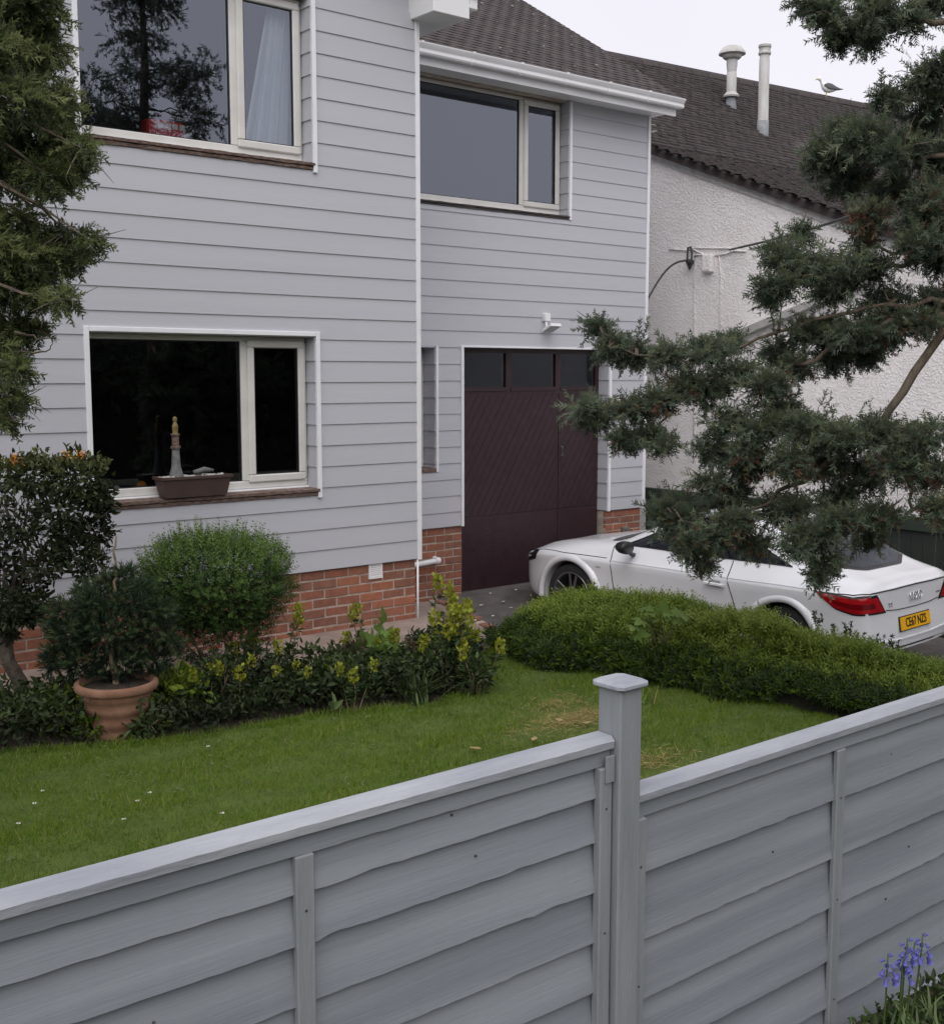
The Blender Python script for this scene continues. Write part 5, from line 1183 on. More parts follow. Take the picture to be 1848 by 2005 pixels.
wood = MB(); tq2 = limb(wood, [LB + np.array([-.35, 0, -.1]), LB + np.array([-.35, .02, 2.]), LB + np.array([-.33, 0, 4.5]), LB + np.array([-.35, 0, 7.0])], .13, .02, n=9, jit=.02); obj('trunk', wood, 'bark', LT, smooth=True)
limbs = MB()
for c in lc:
    S_ = np.array(tq2); i = np.argmin(((S_ - (c + np.array([0, 0, .25]))) ** 2).sum(1)); limb(limbs, [S_[i], (S_[i] + c) / 2 + np.array([0, 0, .1]), c], .018, .004, n=5, jit=.03)
    for _ in range(4):
        e = c + sph(1)[0] * .16; limb(limbs, [c, e], .004, .001, n=3, jit=.01, seg=2)
for px in ([(30, 650), (70, 665), (112, 660)], [(35, 690), (80, 690), (105, 672)], [(20, 430), (50, 410), (80, 400)], [(20, 400), (60, 430), (100, 425)], [(40, 380), (70, 420), (60, 450)]):
    limb(limbs, [at(x, y, ZL) for x, y in px], .006, .0015, n=4, jit=.006)
tag(obj('twigs', limbs, 'bark', LT), kind='stuff')

# --- shrubs in the border --------------------------------------------------
def shrub_shell(c, rad, n, tmpl, size, vr, up=.55, lean=1.0, seed=1, low=-1.0, amp=.10):
    d = sph(int(n * 1.4)); d = d[d[:, 2] > low][:n]; bump_ = 1 + amp * (vnoise(d * 3, 2.2, seed) - .5) * 2
    rr = rng.uniform(.78, 1.03, len(d)) * bump_; P = np.asarray(c) + d * rr[:, None] * np.asarray(rad)
    D = d * lean + np.array([0, 0, up]) + rng.normal(size=d.shape) * .4
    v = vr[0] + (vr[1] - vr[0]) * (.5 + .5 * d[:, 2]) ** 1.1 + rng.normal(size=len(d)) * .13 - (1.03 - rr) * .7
    return scatter(tmpl, P, D, size * rng.uniform(.6, 1.25, len(d)), v)
# round clipped privet
RB = at(423, 1140, 8.05); RB = np.array(RB)
RBg = np.array([RB[0], RB[1], 0.0]); kx = 8.05 / F
RT = thing('round_bush', 'bright green rounded clipped bush with upright shoots in the border', 'bush', tuple(RBg))
r0 = 148 * kx
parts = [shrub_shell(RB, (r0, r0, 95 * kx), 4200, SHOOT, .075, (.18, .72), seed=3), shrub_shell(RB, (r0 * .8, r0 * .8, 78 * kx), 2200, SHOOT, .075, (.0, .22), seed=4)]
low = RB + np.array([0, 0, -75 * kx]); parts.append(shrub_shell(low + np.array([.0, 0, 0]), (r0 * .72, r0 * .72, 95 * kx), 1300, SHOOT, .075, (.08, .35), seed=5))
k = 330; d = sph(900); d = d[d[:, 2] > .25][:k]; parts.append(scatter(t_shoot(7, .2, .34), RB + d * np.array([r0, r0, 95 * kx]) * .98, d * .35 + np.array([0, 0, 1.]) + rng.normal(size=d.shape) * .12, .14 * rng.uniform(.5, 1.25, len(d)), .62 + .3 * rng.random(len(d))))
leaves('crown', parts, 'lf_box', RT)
mb = MB()
for k in range(9):
    a_ = rng.random() * 6.28; b_ = RBg + np.array([.12 * math.cos(a_), .12 * math.sin(a_), -.03]); e = RB + np.array([.3 * math.cos(a_), .3 * math.sin(a_), -.05]); limb(mb, [b_, (b_ + e) / 2 + rng.normal(size=3) * .03, e], .012, .005, n=5)
obj('stems', mb, 'bark_light', RT)
# dark berberis on a leg, orange flowers
BB = np.array(at(70, 1020, 7.3)); kb = 7.3 / F; BBg = np.array([BB[0], BB[1], 0.])
BT = thing('flowering_bush', 'dark open-branched bush with a few orange flowers beside the potted conifer', 'bush', tuple(BBg))
parts = []
for (x, y, r_, n_) in ((150,935,62,420),(60,930,62,420),(-20,950,70,300),(195,975,32,200),(120,990,60,300),(185,1040,42,230),(205,1000,20,80),(150,1080,46,210),(90,1100,46,190),(40,1030,48,170),(10,1120,50,210),(190,1100,26,90),(60,1150,34,110),(20,1185,44,330),(60,1200,30,160),(10,1235,30,170),(80,1175,22,70),(-20,1060,60,200),(170,1130,18,50),(30,1215,22,60),(120,1040,30,100)):
    parts.append(clump(at(x, y, 7.3 + rng.uniform(-.15, .15)), (r_ * kb, r_ * kb * 1.2, r_ * kb * .9), int(n_ * 1.5), .047, LEAF, var=.34 if y > 960 else .58, dv=.28, droop=-.1, shell=.3))
k = 500; P = np.array([at(rng.uniform(-10, 215), 893 + 16 * abs(math.sin(i_ * .7)) + rng.uniform(0, 14), 7.3 + rng.uniform(-.25, .25)) for i_ in range(k)]); parts.append(scatter(LEAF, P, rng.normal(size=(k, 3)) * .5 + np.array([0, 0, .8]), .042 * rng.uniform(.6, 1.2, k), .75 + .2 * rng.random(k)))
leaves('crown', parts, 'lf_berberis', BT)
mb = MB()
trunk_top = np.array(at(20, 1180, 7.3)); limb(mb, [BBg + np.array([-.15, -.1, -.05]), np.array(at(10, 1250, 7.3)), trunk_top], .05, .035, n=8, jit=.015)
for p in ([(20, 1180), (60, 1110), (110, 1070), (170, 1010)], [(20, 1180), (40, 1120), (50, 1040), (60, 950)], [(60, 1110), (110, 1055), (140, 1000), (150, 940)], [(20, 1180), (0, 1100), (-10, 1000)], [(50, 1140), (100, 1115), (150, 1118), (190, 1130)], [(40, 1040), (10, 1000), (30, 960)], [(110, 1070), (150, 1060), (195, 1040)], [(40, 1100), (90, 1100), (140, 1040), (190, 970)]):
    limb(mb, [at(x, y, 7.3) for x, y in p], .016, .005, n=5, jit=.015)
for k in range(120):
    x, y = rng.uniform(-10, 205), rng.uniform(930, 1150); a_ = np.array(at(x, y, 7.3 + rng.uniform(-.2, .2))); limb(mb, [a_, a_ + rng.normal(size=3) * .07 + np.array([0, 0, .06])], .004, .0015, n=3, jit=.006, seg=2)
obj('branches', mb, 'bark_dark', BT)
for (x, y) in ((33, 902), (130, 892), (158, 888), (28, 897)):
    c = at(x, y, 7.1); parts_ = [scatter(LEAFS, c + rng.normal(size=(34, 3)) * .014, sph(34), .018, .9)]
    V_, T_, A_ = joinm(parts_); link('flowers', fast_mesh('flowers', V_, T_, A_), 'orange', BT)
mb = MB(); limb(mb, [at(226, 1160, 7.0), at(228, 1120, 7.0), at(224, 1085, 7.0), at(228, 1050, 7.0)], .010, .005, n=6, jit=.006); obj('broken_stem', mb, 'bark_light', BT)
# terracotta pot with dwarf conifer
pg = onZ(232, 1432, .0); PG = np.array([pg[0], pg[1], -.03]); kp = ((PG - CAM) @ fwv) / F
pot = thing('terracotta_pot', 'ribbed terracotta pot at the edge of the lawn', 'pot', tuple(PG))
ph_ = 112 * kp; R1 = 78 * kp
prof = [(R1 * .52, 0)] + [(R1 * (.54 + .36 * t + .016 * math.sin(t * 3.6 * 2 * math.pi)), ph_ * .86 * t) for t in np.linspace(.02, 1, 34)] + [(R1 * .93, ph_ * .865), (R1 * 1.0, ph_ * .87), (R1 * 1.02, ph_ * .90), (R1 * 1.02, ph_ * .97), (R1 * .99, ph_), (R1 * .90, ph_), (R1 * .87, ph_ * .95), (R1 * .84, ph_ * .80)]
mb = MB(); mb.lathe(prof, PG, n=36); obj('pot_body', mb, 'terracotta', pot, smooth=True, auto=40)
mb = MB(); mb.lathe([(R1 * .86, ph_ * .90), (.01, ph_ * .93)], PG, n=24); obj('compost', mb, 'soil', pot)
DC = thing('dwarf_conifer', 'bushy dark dwarf conifer growing in the terracotta pot', 'conifer', tuple(PG + np.array([0, 0, ph_ * .9])))
Zd = (PG - CAM) @ fwv; parts = []
for (x, y, r_, v_) in ((215,1235,70,.3),(150,1240,52,.3),(290,1235,52,.3),(120,1280,34,.25),(160,1295,48,.2),(230,1300,56,.12),(300,1290,44,.25),(335,1262,22,.4),(200,1170,42,.42),(130,1200,36,.4),(180,1190,40,.4),(260,1180,44,.4),(310,1200,32,.4),(222,1140,24,.5),(245,1125,22,.55),(165,1160,18,.5),(275,1150,24,.5),(100,1300,18,.3),(110,1230,22,.42)):
    parts.append(clump(at(x, y, Zd + rng.uniform(-.1, .1)), (r_ * kp, r_ * kp, r_ * kp * .62), int(150 * (r_ / 40) ** 1.5), .075, NEED, var=v_, dv=.2, droop=-.15, shell=.4))
    k = int(34 * (r_ / 40) ** 1.5); d = sph(k); d[:, 2] = np.abs(d[:, 2]); parts.append(scatter(NEED, at(x, y, Zd) + d * np.array([r_ * kp, r_ * kp, r_ * kp * .62]), d + np.array([0, 0, .25]) + rng.normal(size=(k, 3)) * .3, .07, .75 + .2 * rng.random(k)))
leaves('crown', parts, 'lf_pine', DC)
mb = MB(); limb(mb, [PG + np.array([0, 0, ph_ * .85]), at(222, 1250, Zd), at(225, 1160, Zd), at(228, 1120, Zd)], .02, .006, n=6, jit=.01)
for (x, y) in ((150, 1210), (290, 1210), (130, 1270), (320, 1250), (200, 1170), (265, 1180)): limb(mb, [at(222, 1270, Zd), at((x + 222) / 2, y + 18, Zd), at(x, y, Zd)], .010, .004, n=5, jit=.01)
obj('trunk', mb, 'bark_light', DC)
# sprawling hedge between lawn and drive
HG = thing('low_hedge', 'low sprawling green hedge between the lawn and the parked car', 'hedge', (6.6, 5.2, -.2))
def hedge_top(y): return np.interp(y, [1.2, 2.4, 3.4, 4.2, 5.0, 5.8, 6.4, 6.9, 7.3], [-.07, -.03, .05, .11, .19, .29, .25, .14, .0])
def hedge_surf(n, front):
    y = rng.uniform(2.2, 7.3, n); t = rng.random(n); hf = hedge_front(y); hb = np.interp(y, [2, 4, 6, 7.3], [7.9, 7.45, 7.35, 7.2])
    yn = 1 - np.clip((y - 6.75) / .55, 0, 1) ** 2
    if front:
        h = hedge_top(y); x = hf + .02 + .26 * t ** 2; z = (h * (t ** .8)) * np.maximum(yn, .15); nrm = np.stack([-np.ones(n) * (1.1 - t), np.zeros(n), .25 + .9 * t], 1)
    else:
        h = hedge_top(y) * np.sqrt(np.maximum(yn, .04)); x = hf + .2 + (hb - hf - .25) * t; z = h + .10 * np.sin(math.pi * np.clip(t * 1.1, 0, 1)) * np.sqrt(np.maximum(yn, .05)) - .25 * np.clip(t - .75, 0, 1) * 2; nrm = np.stack([(t - .4) * .7, np.zeros(n), np.ones(n)], 1)
    P = np.stack([x, y, z], 1); bn = vnoise(P, 5, 21); P[:, 2] += (bn - .5) * .14 + (vnoise(P, 16, 23) - .5) * .06; P[:, 0] += (vnoise(P, 7, 22) - .5) * .22
    return P, nrm, bn
parts = []
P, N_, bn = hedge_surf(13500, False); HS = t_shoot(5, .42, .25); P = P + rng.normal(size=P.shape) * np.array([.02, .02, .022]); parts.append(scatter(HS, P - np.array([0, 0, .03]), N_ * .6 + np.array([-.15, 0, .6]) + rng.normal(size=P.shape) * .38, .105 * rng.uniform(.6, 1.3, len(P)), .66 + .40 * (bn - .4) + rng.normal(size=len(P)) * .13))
P, N_, bn = hedge_surf(6000, True); hh = np.clip(P[:, 2] / .34, 0, 1); parts.append(scatter(HS, P, N_ + rng.normal(size=P.shape) * .5, .092 * rng.uniform(.6, 1.3, len(P)), .08 + .50 * hh ** 1.5 + rng.normal(size=len(P)) * .12))  # front leaves darken downwards: shadow of the hedge face put into leaf colour
P, N_, bn = hedge_surf(2600, False); parts.append(scatter(t_shoot(6, .2, .34), P, np.array([0, 0, 1.]) + rng.normal(size=P.shape) * .2, .12 * rng.uniform(.4, 1.3, len(P)), .6 + .3 * rng.random(len(P))))
P, N_, bn = hedge_surf(2600, True); mk_ = P[:, 2] < .25; P = P[mk_]; N_ = N_[mk_]; parts.append(scatter(LEAF, P - np.array([.04, 0, 0]), N_ + rng.normal(size=P.shape) * .6, .05 * rng.uniform(.6, 1.3, len(P)), .35 + .3 * rng.random(len(P))))
# end nearest the house and shoots in front of the wheel
for (x, y, r_) in ((1040, 1222, 30), (1022, 1245, 32), (1075, 1215, 22), (1012, 1275, 26), (1090, 1238, 34)):
    c = at(x, y, 9.3); rad = r_ * 9.3 / F; parts.append(clump(c, (rad, rad, rad), 420, .07, SHOOT, var=.42, dv=.2, droop=-.4))
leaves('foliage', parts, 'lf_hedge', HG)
core_ = MB(); yy = np.linspace(2.2, 7.15, 26)      # solid core under the leaves, its near-black colour standing in for deep shade
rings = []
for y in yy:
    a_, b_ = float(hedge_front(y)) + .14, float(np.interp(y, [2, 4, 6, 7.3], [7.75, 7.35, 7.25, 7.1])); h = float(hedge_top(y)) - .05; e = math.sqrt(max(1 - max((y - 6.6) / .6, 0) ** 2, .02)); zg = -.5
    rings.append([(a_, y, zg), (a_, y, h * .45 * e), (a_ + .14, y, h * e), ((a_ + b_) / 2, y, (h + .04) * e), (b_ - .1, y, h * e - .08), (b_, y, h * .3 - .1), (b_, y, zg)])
core_.loft(rings); obj('dark_core', core_, 'twig', HG)
# pale flower spikes at the road end of the hedge, seen against the car
def spike_plant(name, c, n, h, label):
    t = thing(name, label, 'plant', tuple(c), group='flower spikes behind the hedge'); mb = MB(); pr = []
    for k in range(n):
        b_ = np.array(c) + np.array([rng.normal() * .05, rng.normal() * .05, 0]); e = b_ + np.array([rng.normal() * .04, rng.normal() * .04, h * rng.uniform(.75, 1.1)]); limb(mb, [b_, (b_ + e) / 2, e], .003, .0015, n=3, jit=.004, seg=2)
        tt = rng.uniform(.55, 1.0, 16); P = b_ + (e - b_) * tt[:, None]; pr.append(scatter(LEAFS, P, sph(16) + np.array([0, 0, .5]), .028, .25 + .3 * rng.random(16)))
    obj('stems', mb, 'bark', t); tag(leaves('florets', pr, 'lf_ground', t), kind='stuff')
for (x, y) in ((1668, 1268), (1700, 1285), (1722, 1290), (1752, 1298), (1610, 1245), (1640, 1258)):
    c = at(x, y, 8.5); spike_plant('flower_spike', c, 5, .145, 'thin grey-green flower spikes rising behind the hedge against the car')
# young sycamore seedling in the hedge
def palm_leaf():
    V = [(0, 0, 0)]; a_ = [(-2.5, .45), (-2.0, .75), (-1.75, .42), (-1.15, .95), (-.8, .5), (-.45, .72), (0, 1.1), (.45, .72), (.8, .5), (1.15, .95), (1.75, .42), (2.0, .75), (2.5, .45)]
    for an, r_ in a_: V.append((.25 + r_ * .75 * math.cos(an * .8), r_ * .75 * math.sin(an * .8), -.12 * r_ * r_ + .03 * (len(V) % 2)))
    V[0] = (.25, 0, 0.03); return np.array(V), np.array([(0, i, i + 1) for i in range(1, len(V) - 1)])
PALM = palm_leaf()
def palmate(name, label, spots, zz, base, m, size):
    t = thing(name, label, 'plant', tuple(base)); mb = MB(); pr = []
    for (x, y) in spots:
        p = np.array(at(x, y, zz + rng.uniform(-.05, .05))); limb(mb, [base, (np.array(base) + p) / 2 + np.array([0, 0, .03]), p], .0025, .0015, n=4, jit=.01, seg=2)
        dirn = np.array([-.4, -.75, -.15]) + rng.normal(size=3) * np.array([.7, .3, .15]); pr.append(scatter(PALM, [p - unit(dirn) * size * .3], [dirn], [size * rng.uniform(.8, 1.15)], [rng.random()], twist=(-.25, -.55, .85)))
    tag(obj('stems', mb, 'bark_light', t), kind='stuff'); leaves('leaves', pr, m, t)
palmate('sycamore_seedling', 'pale lobed-leaf sycamore seedling growing out of the low hedge', [(1295, 1190), (1320, 1196), (1270, 1200), (1338, 1206), (1308, 1208), (1285, 1215), (1255, 1216), (1240, 1228), (1300, 1200), (1325, 1212), (1350, 1205), (1248, 1240), (1262, 1190)], 8.0, np.array(at(1290, 1290, 8.3)), 'lf_maple', .12)

# --- border ground cover: uncountable small dark leaves --------------------
def bed_points(n, y_in=.02, y_out=.78):
    x = rng.uniform(.8, 5.65, n); ye = lawn_edge(x); y = ye + rng.uniform(y_in, y_out, n) * np.clip((5.75 - x) / .5, .3, 1); return np.stack([x, y, np.zeros(n)], 1)
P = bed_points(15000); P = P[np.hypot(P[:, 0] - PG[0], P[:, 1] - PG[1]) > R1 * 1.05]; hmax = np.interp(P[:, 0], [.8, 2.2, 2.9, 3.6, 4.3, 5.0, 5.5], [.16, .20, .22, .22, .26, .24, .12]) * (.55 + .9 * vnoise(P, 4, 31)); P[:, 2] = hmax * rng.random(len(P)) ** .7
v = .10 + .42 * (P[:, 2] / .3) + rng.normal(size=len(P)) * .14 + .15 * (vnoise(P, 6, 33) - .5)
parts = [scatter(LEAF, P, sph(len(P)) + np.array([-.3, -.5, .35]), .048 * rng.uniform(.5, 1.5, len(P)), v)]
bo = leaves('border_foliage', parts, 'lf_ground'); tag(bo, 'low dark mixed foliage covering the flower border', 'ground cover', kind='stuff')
# dry brownish plant beside the path
def bushlet(name, label, cat, px, py, w_, h_, n_, m, tmpl, size, vr, group=None, stems=6):
    g = onZ(px, py, 0.0); base = np.array([g[0], g[1], -.02]); t = thing(name, label, cat, tuple(base), group=group)
    c = base + np.array([0, 0, h_ * .55]); pr = [clump(c, (w_, w_, h_ * .5), n_, size, tmpl, var=vr, dv=.25, droop=-.2, shell=.25)]
    leaves('leaves', pr, m, t); mb = MB()
    for k in range(stems): e = c + sph(1)[0] * np.array([w_, w_, h_ * .45]) * .8; limb(mb, [base + np.array([rng.normal() * .03, rng.normal() * .03, 0]), (base + e) / 2, e], .006, .003, n=4, jit=.012, seg=2)
    obj('stems', mb, 'bark_light', t); return t
bushlet('faded_hydrangea', 'brown faded shrub with crinkled dry leaves by the path', 'shrub', 705, 1345, .24, .36, 460, 'lf_dry', LEAF, .05, .45)
bushlet('faded_hydrangea', 'brownish leafy shrub beside the yellow spurge in the border', 'shrub', 790, 1330, .17, .30, 300, 'lf_dry', LEAF, .05, .5)
bushlet('broadleaf_clump', 'fresh green lobed-leaf clump right of the terracotta pot', 'plant', 330, 1405, .28, .34, 520, 'lf_hedge', LEAF, .065, .55)
bushlet('broadleaf_clump', 'fresh green leafy clump left of the terracotta pot', 'plant', 130, 1425, .24, .28, 380, 'lf_hedge', LEAF, .06, .45)
for (px, py, w_, h_, v_, lab) in ((880, 1352, .20, .36, .35, 'dark green leafy mound under the spurge by the lawn corner'), (928, 1358, .15, .28, .4, 'green leafy tuft at the corner of border and lawn'), (790, 1360, .18, .26, .35, 'dark leafy mound beside the strappy clump'), (430, 1388, .22, .38, .3, 'dark leafy growth under the round bush'), (500, 1372, .22, .40, .25, 'dark shrubby growth at the foot of the round bush'), (565, 1372, .20, .28, .22, 'dark purplish low shrub between round bush and dry shrub'), (630, 1375, .2, .26, .25, 'low dark shrub in front of the brick plinth')):
    bushlet('leafy_mound', lab, 'plant', px, py, w_, h_, 420, 'lf_ground', LEAF, .045, v_)
bushlet('broadleaf_clump', 'small green leaves against the front of the terracotta pot', 'plant', 178, 1446, .10, .17, 150, 'lf_hedge', LEAF, .05, .45)
bushlet('broadleaf_clump', 'low dark leaves hiding the foot of the terracotta pot', 'plant', 292, 1442, .14, .16, 200, 'lf_ground', LEAF, .05, .5)
bushlet('broadleaf_clump', 'large-leaved green plant at the front of the spurge', 'plant', 745, 1345, .16, .42, 60, 'lf_maple', PALM, .12, .3)
# spurge: leafy stems with rounded yellow-green heads, one prototype copied
def make_spurge(seed, nst, h):
    t = thing('spurge_plant', 'spurge with yellow-green flower heads in the border', 'plant', (0, 0, 0), group='yellow-green spurge plants in the border'); mb = MB(); pr = []
    for k in range(nst):
        a_ = rng.random() * 6.28; r_ = rng.uniform(.02, .13); b_ = np.array([r_ * .4 * math.cos(a_), r_ * .4 * math.sin(a_), 0]); e = np.array([r_ * 1.3 * math.cos(a_), r_ * 1.3 * math.sin(a_), h * rng.uniform(.7, 1.08)]); mb.tube([b_, (b_ + e) / 2 + rng.normal(size=3) * .01, e], [.005, .0045, .004], n=5)
        tt = rng.uniform(.25, .88, 34); P = b_ + (e - b_) * tt[:, None]; dd = sph(34); dd[:, 2] = np.abs(dd[:, 2]) * .3; pr.append(scatter(t_leaf(.26), P, dd, .06 * rng.uniform(.7, 1.2, 34), .15 + .3 * rng.random(34)))
        m_ = 70; P = e + sph(m_) * np.array([.036, .036, .055]) * rng.uniform(.5, 1.1, (m_, 1)); pr.append(scatter(t_leaf_simple(.8), P, sph(m_) * .6 + np.array([0, 0, .8]), .024 * rng.uniform(.7, 1.3, m_), .72 + .26 * rng.random(m_)))
    obj('stems', mb, 'bark_light', t, local=True); leaves('leaves', pr, 'lf_euph', t, local=True); return t
protos = [make_spurge(k, n_, h) for k, (n_, h) in enumerate(((5, .42), (3, .36), (2, .5)))]
used = set()
spots = [(905, 1350, 0, 1.15), (870, 1345, 0, 1.25), (835, 1330, 2, 1.22), (815, 1345, 1, 1.1), (930, 1355, 1, 1.05), (720, 1345, 1, 1.05), (735, 1330, 2, .95), (690, 1390, 1, .9), (545, 1345, 2, .98), (510, 1350, 1, 1.05), (455, 1390, 1, .95), (400, 1395, 1, .9), (195, 1425, 1, .85), (585, 1380, 1, .8), (645, 1370, 1, .75), (885, 1325, 1, 1.0), (360, 1395, 1, .7)]
for (x, y, k, sc) in spots:
    g = onZ(x, y, 0.); o = protos[k] if k not in used else copy_tree(protos[k]); used.add(k); o.location = (g[0], g[1], -.01); o.rotation_euler = (0, 0, rng.random() * 6.28); o.scale = (sc, sc, sc)
    if x < 300: o['label'] = 'spurge with a yellow-green head beside the terracotta pot'; del o['group']
    elif x < 480: o['label'] = 'spurge with yellow-green heads in front of the round bush'; o['group'] = 'spurge before the round bush'
    elif x < 660: o['label'] = 'spurge with yellow-green heads between the round bush and dry shrub'; o['group'] = 'spurge between round bush and dry shrub'
    elif x < 760: o['label'] = 'spurge with yellow-green heads among the brown faded shrub'; o['group'] = 'spurge among the faded shrub'
    else: o['label'] = 'spurge with yellow-green heads in the dense clump at the lawn corner'; o['group'] = 'spurge clump at the lawn corner'
# strappy clump
def strap(name, label, px, py, n_, L_, wd, m='lf_iris'):
    g = onZ(px, py, 0.); b_ = np.array([g[0], g[1], -.01]); V = []; Fq = []; A_ = []
    for k in range(n_):
        a_ = rng.random() * 6.28; d = np.array([math.cos(a_), math.sin(a_), 0.]); s_ = np.array([-d[1], d[0], 0.]); l = L_ * rng.uniform(.6, 1.1); lean = rng.uniform(.25, .85); p0 = b_ + rng.normal(size=3) * np.array([.04, .04, 0]); k0 = len(V); vv = rng.random()
        for i in range(7):
            t = i / 6; p = p0 + d * l * lean * t ** 1.3 + np.array([0, 0, l * (1 - .35 * lean) * (t - .55 * lean * t ** 2.4)]); w2 = wd * (1 - t ** 2) * .5 + .0005; V += [p - s_ * w2, p + s_ * w2]; A_ += [vv, vv]
        Fq += [(k0 + 2 * i, k0 + 2 * i + 1, k0 + 2 * i + 3, k0 + 2 * i + 2) for i in range(6)]
    lo = np.array(b_); o = link(name, fast_mesh(name, np.array(V) - lo, np.array(Fq), np.array(A_)), m); o.location = tuple(lo); return tag(o, label, 'plant')
strap('strappy_clump', 'clump of arching strap-shaped leaves below the spurge', 815, 1372, 130, .34, .012)
strap('strappy_clump', 'tall upright grassy leaves among the spurge', 850, 1340, 34, .5, .014)
strap('strappy_clump', 'tuft of long grass at the foot of the low hedge', 1400, 1362, 60, .30, .009, 'lf_grass')
strap('strappy_clump', 'small tuft of long grass between post and hedge', 1275, 1380, 24, .16, .008, 'lf_grass')
# big basal leaves by the lawn edge
for (x, y, lab) in ((650, 1385, 'pale broad leaf at the lawn edge in front of the dark border'), (585, 1372, 'smaller broad leaf beside the dark border foliage')):
    g = np.array(onZ(x, y, .04)); o = leaves('broad_leaf', [scatter(LEAF, g + rng.normal(size=(4, 3)) * .02, rng.normal(size=(4, 3)) + np.array([0, -.6, .5]), .10, .8)], 'lf_iris'); tag(o, lab, 'leaf')

# --- lawn grass -------------------------------------------------------------
DRY = [(*onZ(1130, 1414, 0)[:2], 1.1), (*onZ(1100, 1385, 0)[:2], .35), (*onZ(1268, 1500, 0)[:2], .45), (*onZ(1040, 1440, 0)[:2], .15)]
n_ = 230000; P = np.stack([rng.uniform(.6, 6.9, n_), rng.uniform(2.6, 7.0, n_), np.zeros(n_)], 1); P = P[in_lawn(P[:, 0], P[:, 1])]
P[:, 2] = ground_z(P[:, 0], P[:, 1]) - .002
big = vnoise(P, 1.6, 41); sm = vnoise(P, 9, 42); dry = sum(w_ * np.exp(-(((P[:, 0] - x_) / .30) ** 2 + ((P[:, 1] - y_) / .20) ** 2) ** 1.0) for x_, y_, w_ in DRY)
v = .40 + .50 * (big - .5) + .42 * (sm - .5) + rng.normal(size=len(P)) * .13
v = np.where(rng.random(len(P)) < dry * .75, .95 + .05 * rng.random(len(P)), np.minimum(v, .86))
v = np.where((rng.random(len(P)) < .018 + .03 * (sm > .62)), .93, v)
hh = .030 * (.6 + .8 * sm) * (1 + .5 * (P[:, 1] > lawn_edge(P[:, 0]) - .12)) * rng.uniform(.6, 1.4, len(P)) * (1 - .6 * np.clip(dry, 0, 1))
V, T, A = scatter((np.array([(0, -.055, 0), (0, .055, 0), (1, 0, .12)]), np.array([(0, 1, 2)])), P, rng.normal(size=P.shape) * .42 + np.array([0, 0, 1.]), hh, v)
parts_ = [(V, T, A)]
for x_, y_, w_ in DRY:
    k = int(900 * w_ ** 1.3); Q = np.stack([x_ + rng.normal(size=k) * .15, y_ + rng.normal(size=k) * .075, np.full(k, .022) + .012 * rng.random(k)], 1)
    parts_.append(scatter((np.array([(0, -.03, 0), (0, .03, 0), (1, 0, .05)]), np.array([(0, 1, 2)])), Q, rng.normal(size=Q.shape) * np.array([1, 1, .18]) + np.array([0, 0, .12]), .055 * rng.uniform(.5, 1.3, k), .93 + .07 * rng.random(k)))
V, T, A = joinm(parts_)
g_ = link('lawn_grass', fast_mesh('lawn_grass', V, T, A), 'lf_grass'); tag(g_, 'mown green lawn grass with yellowed patches', 'grass', kind='stuff')
# lawn weeds, daisies, fallen leaves
wd = np.stack([rng.uniform(1, 5.8, 260), rng.uniform(3.0, 6.6, 260), np.zeros(260)], 1); wd = wd[in_lawn(wd[:, 0], wd[:, 1])]; wd[:, 2] = .02
pr = [scatter(LEAFS, np.repeat(wd, 5, 0) + rng.normal(size=(len(wd) * 5, 3)) * np.array([.012, .012, .004]), rng.normal(size=(len(wd) * 5, 3)) * np.array([1, 1, .2]), .022, .8)]
tag(leaves('lawn_weeds', pr, 'lf_iris'), 'scattered clover and weeds in the lawn', 'weeds', kind='stuff')
def daisy(x, y, i, m='petal_white'):
    g = np.array(onZ(x, y, .035)); o = thing('daisy', ['daisy out on the open lawn grass', ][0], 'flower', tuple(g), group='daisies on the lawn'); pr = [scatter(LEAFS, np.repeat(g[None], 9, 0), np.stack([np.cos(np.arange(9) * .7), np.sin(np.arange(9) * .7), np.full(9, .15)], 1), .013, .5)]
    V_, T_, A_ = joinm(pr); link('petals', fast_mesh('petals', V_, T_, A_), m, o); mb = MB(); mb.lathe([(.004, 0), (.003, .003), (.0005, .004)], g, n=6); obj('centre', mb, 'yellow_orn', o)
for i, (x, y) in enumerate(((408, 1461), (84, 1548), (68, 1573), (293, 1552), (270, 1568), (37, 1612), (243, 1604), (435, 1592))): daisy(x, y, i)
def flat_leaf(name, x, y, z, size, m, label, cat, group):
    g = np.array(onZ(x, y, z)); n0 = 7; ring = [(size * (1 + .3 * rng.random()) * math.cos(a_), size * .6 * math.sin(a_), .004 * rng.random()) for a_ in np.linspace(0, 6.28, n0, endpoint=False)]
    an = rng.random() * 6.28; mb = MB(); mb.loft([[(g[0] + p[0] * math.cos(an) - p[1] * math.sin(an), g[1] + p[0] * math.sin(an) + p[1] * math.cos(an), g[2] + p[2] + dz) for p in ring] for dz in (0, .002)]); tag(obj(name, mb, m, None), label, cat, group)
for (x, y) in ((930, 1465), (1046, 1447), (1095, 1410), (1150, 1415)): flat_leaf('fallen_leaf', x, y, .03, .03, 'dead_leaf', 'yellowed fallen leaf lying on the lawn', 'leaf', 'fallen leaves on the lawn')
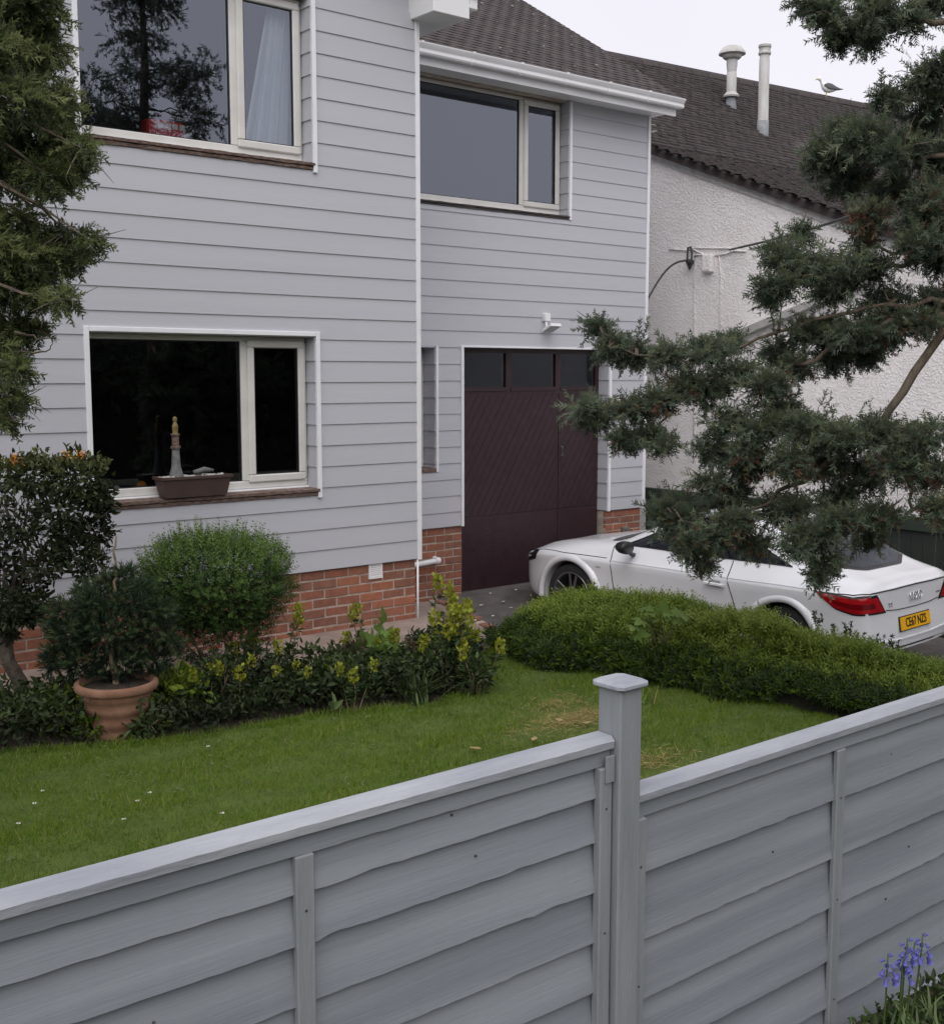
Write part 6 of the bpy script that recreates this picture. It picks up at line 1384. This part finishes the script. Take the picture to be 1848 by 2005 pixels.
for (x, y) in ((960, 1162), (985, 1178), (942, 1185), (965, 1206), (1000, 1190), (880, 1196), (905, 1200), (930, 1215), (892, 1212), (915, 1228), (950, 1225), (970, 1240), (925, 1240), (1010, 1155), (870, 1215)):
    p = onZ(x, y, 0.); gz = -.2
    for _ in range(4): p = onZ(x, y, gz); gz = float(ground_z(p[0], p[1])) + .012
    flat_leaf('petal', x, y, gz, .022, 'petal_white', 'white petal fallen on the paving by the garage', 'petal', 'petals on the paving')

# --- bluebells and verge plants in front of the fence -------------------------
YBb = 1.70
def bluebell(top, base, nb, label):
    t0 = np.array(onY(*top, YBb)); b0 = np.array(onY(*base, YBb)); b0[2] = float(ground_z(b0[0], b0[1])) - .01; t = thing('bluebell', label, 'flower', tuple(b0)); mb = MB()
    limb(mb, [b0, (b0 + t0) / 2 + np.array([.004, 0, 0]), t0], .0042, .0022, n=6, jit=.002, seg=3); obj('stem', mb, 'lf_stem', t, smooth=True)
    for k in range(nb):
        f_ = k / max(nb - 1, 1); p = t0 + np.array([0, 0, -.012 - .062 * f_]); a_ = k * 2.3; d = np.array([math.cos(a_), math.sin(a_), 0.]); L_ = .012 + .010 * f_; q = p + d * (.006 + .012 * f_) + np.array([0, 0, .002])
        dn = unit(d * .5 + np.array([0, 0, -1. + 1.1 * (1 - f_) ** 2])); s1_ = unit(np.cross(dn, np.array([.3, .9, .1]))); s2_ = np.cross(dn, s1_); mbb = MB()
        rings = [[tuple(q + dn * L_ * h + r_ * L_ * (math.cos(b_) * s1_ + math.sin(b_) * s2_)) for b_ in np.linspace(0, 6.283, 6, endpoint=False)] for h, r_ in ((0, .10), (.15, .24), (.6, .28), (.85, .34), (1.0, .52))]
        mbb.loft(rings, caps=False); mbb.tube([p, q], .0012, n=4); o = obj('bell', mbb, 'lf_bell', t, smooth=True)
        a2 = o.data.attributes.new('var', 'FLOAT', 'POINT'); a2.data.foreach_set('value', np.clip(np.linspace(.2, .9, len(o.data.vertices)), 0, 1).astype(np.float32))
for (tp, bs, nb, lab) in (((1738, 1868), (1722, 2030), 9, 'bluebell with nodding violet bells set apart from the other stems'), ((1776, 1838), (1752, 2030), 11, 'tallest-clustered bluebell in the middle of the group'), ((1768, 1870), (1748, 2030), 7, 'short bluebell in front of the middle stem'), ((1806, 1828), (1775, 2030), 9, 'bluebell leaning towards the low end of the fence'), ((1790, 1845), (1765, 2030), 5, 'thin bluebell between the taller stems')):
    bluebell(tp, bs, nb, lab)
def strap_at(p, n_, L_, wd, label, m='lf_iris'):
    o = strap('bluebell_leaves', label, 900, 1400, n_, L_, wd, m); o.location = p; return o
for i, (x, y) in enumerate(((1730, 2010), (1775, 2010), (1815, 2000), (1850, 1985), (1700, 2030))):
    p = onY(x, y, YBb + .03); strap_at((p[0], p[1], float(ground_z(p[0], p[1])) - .01), 26, .17, .012, ['bluebell leaves around the lone stem', 'bluebell leaves around the middle stems', 'strappy leaves at the foot of the fence', 'arching strappy leaves at the low fence end', 'low strappy leaves before the fence'][i])
P = np.stack([rng.uniform(2.4, 4.6, 5200), rng.uniform(1.45, 1.9, 5200), np.zeros(5200)], 1); P[:, 2] = ground_z(P[:, 0], P[:, 1]) + .05 * rng.random(5200); pr = [scatter(LEAF, P, sph(len(P)) + np.array([0, -.3, .5]), .032 * rng.uniform(.5, 1.4, len(P)), .35 + .3 * rng.random(len(P)))]
tag(leaves('verge_foliage', pr, 'lf_ground'), 'low green leaves along the foot of the fence', 'ground cover', kind='stuff')

# --- far side of the road, seen only as reflections -----------------------------
n_ = 26000; P = np.stack([rng.uniform(-14, 34, n_), -9 + rng.normal(size=n_) * .5, 0 * rng.random(n_)], 1); top = 4.0 + 1.3 * (vnoise(P, .8, 51) - .4); P[:, 2] = top * rng.random(n_) ** .8
oh = thing('tall_hedge', 'tall dark hedge on the far side of the road', 'hedge', (10, -9, 0)); leaves('foliage', [scatter(LEAF, P, sph(n_), .30, .25 + .25 * rng.random(n_))], 'lf_ground', oh)
mb = MB(); xs_ = np.linspace(-14, 34, 60); mb.loft([[(x, -8.7, -.2), (x, -8.8, 3.3 + .5 * math.sin(x * 1.3)), (x, -9.4, 3.3 + .5 * math.sin(x * 1.3)), (x, -9.6, -.2)] for x in xs_]); obj('dark_core', mb, 'soil', oh)
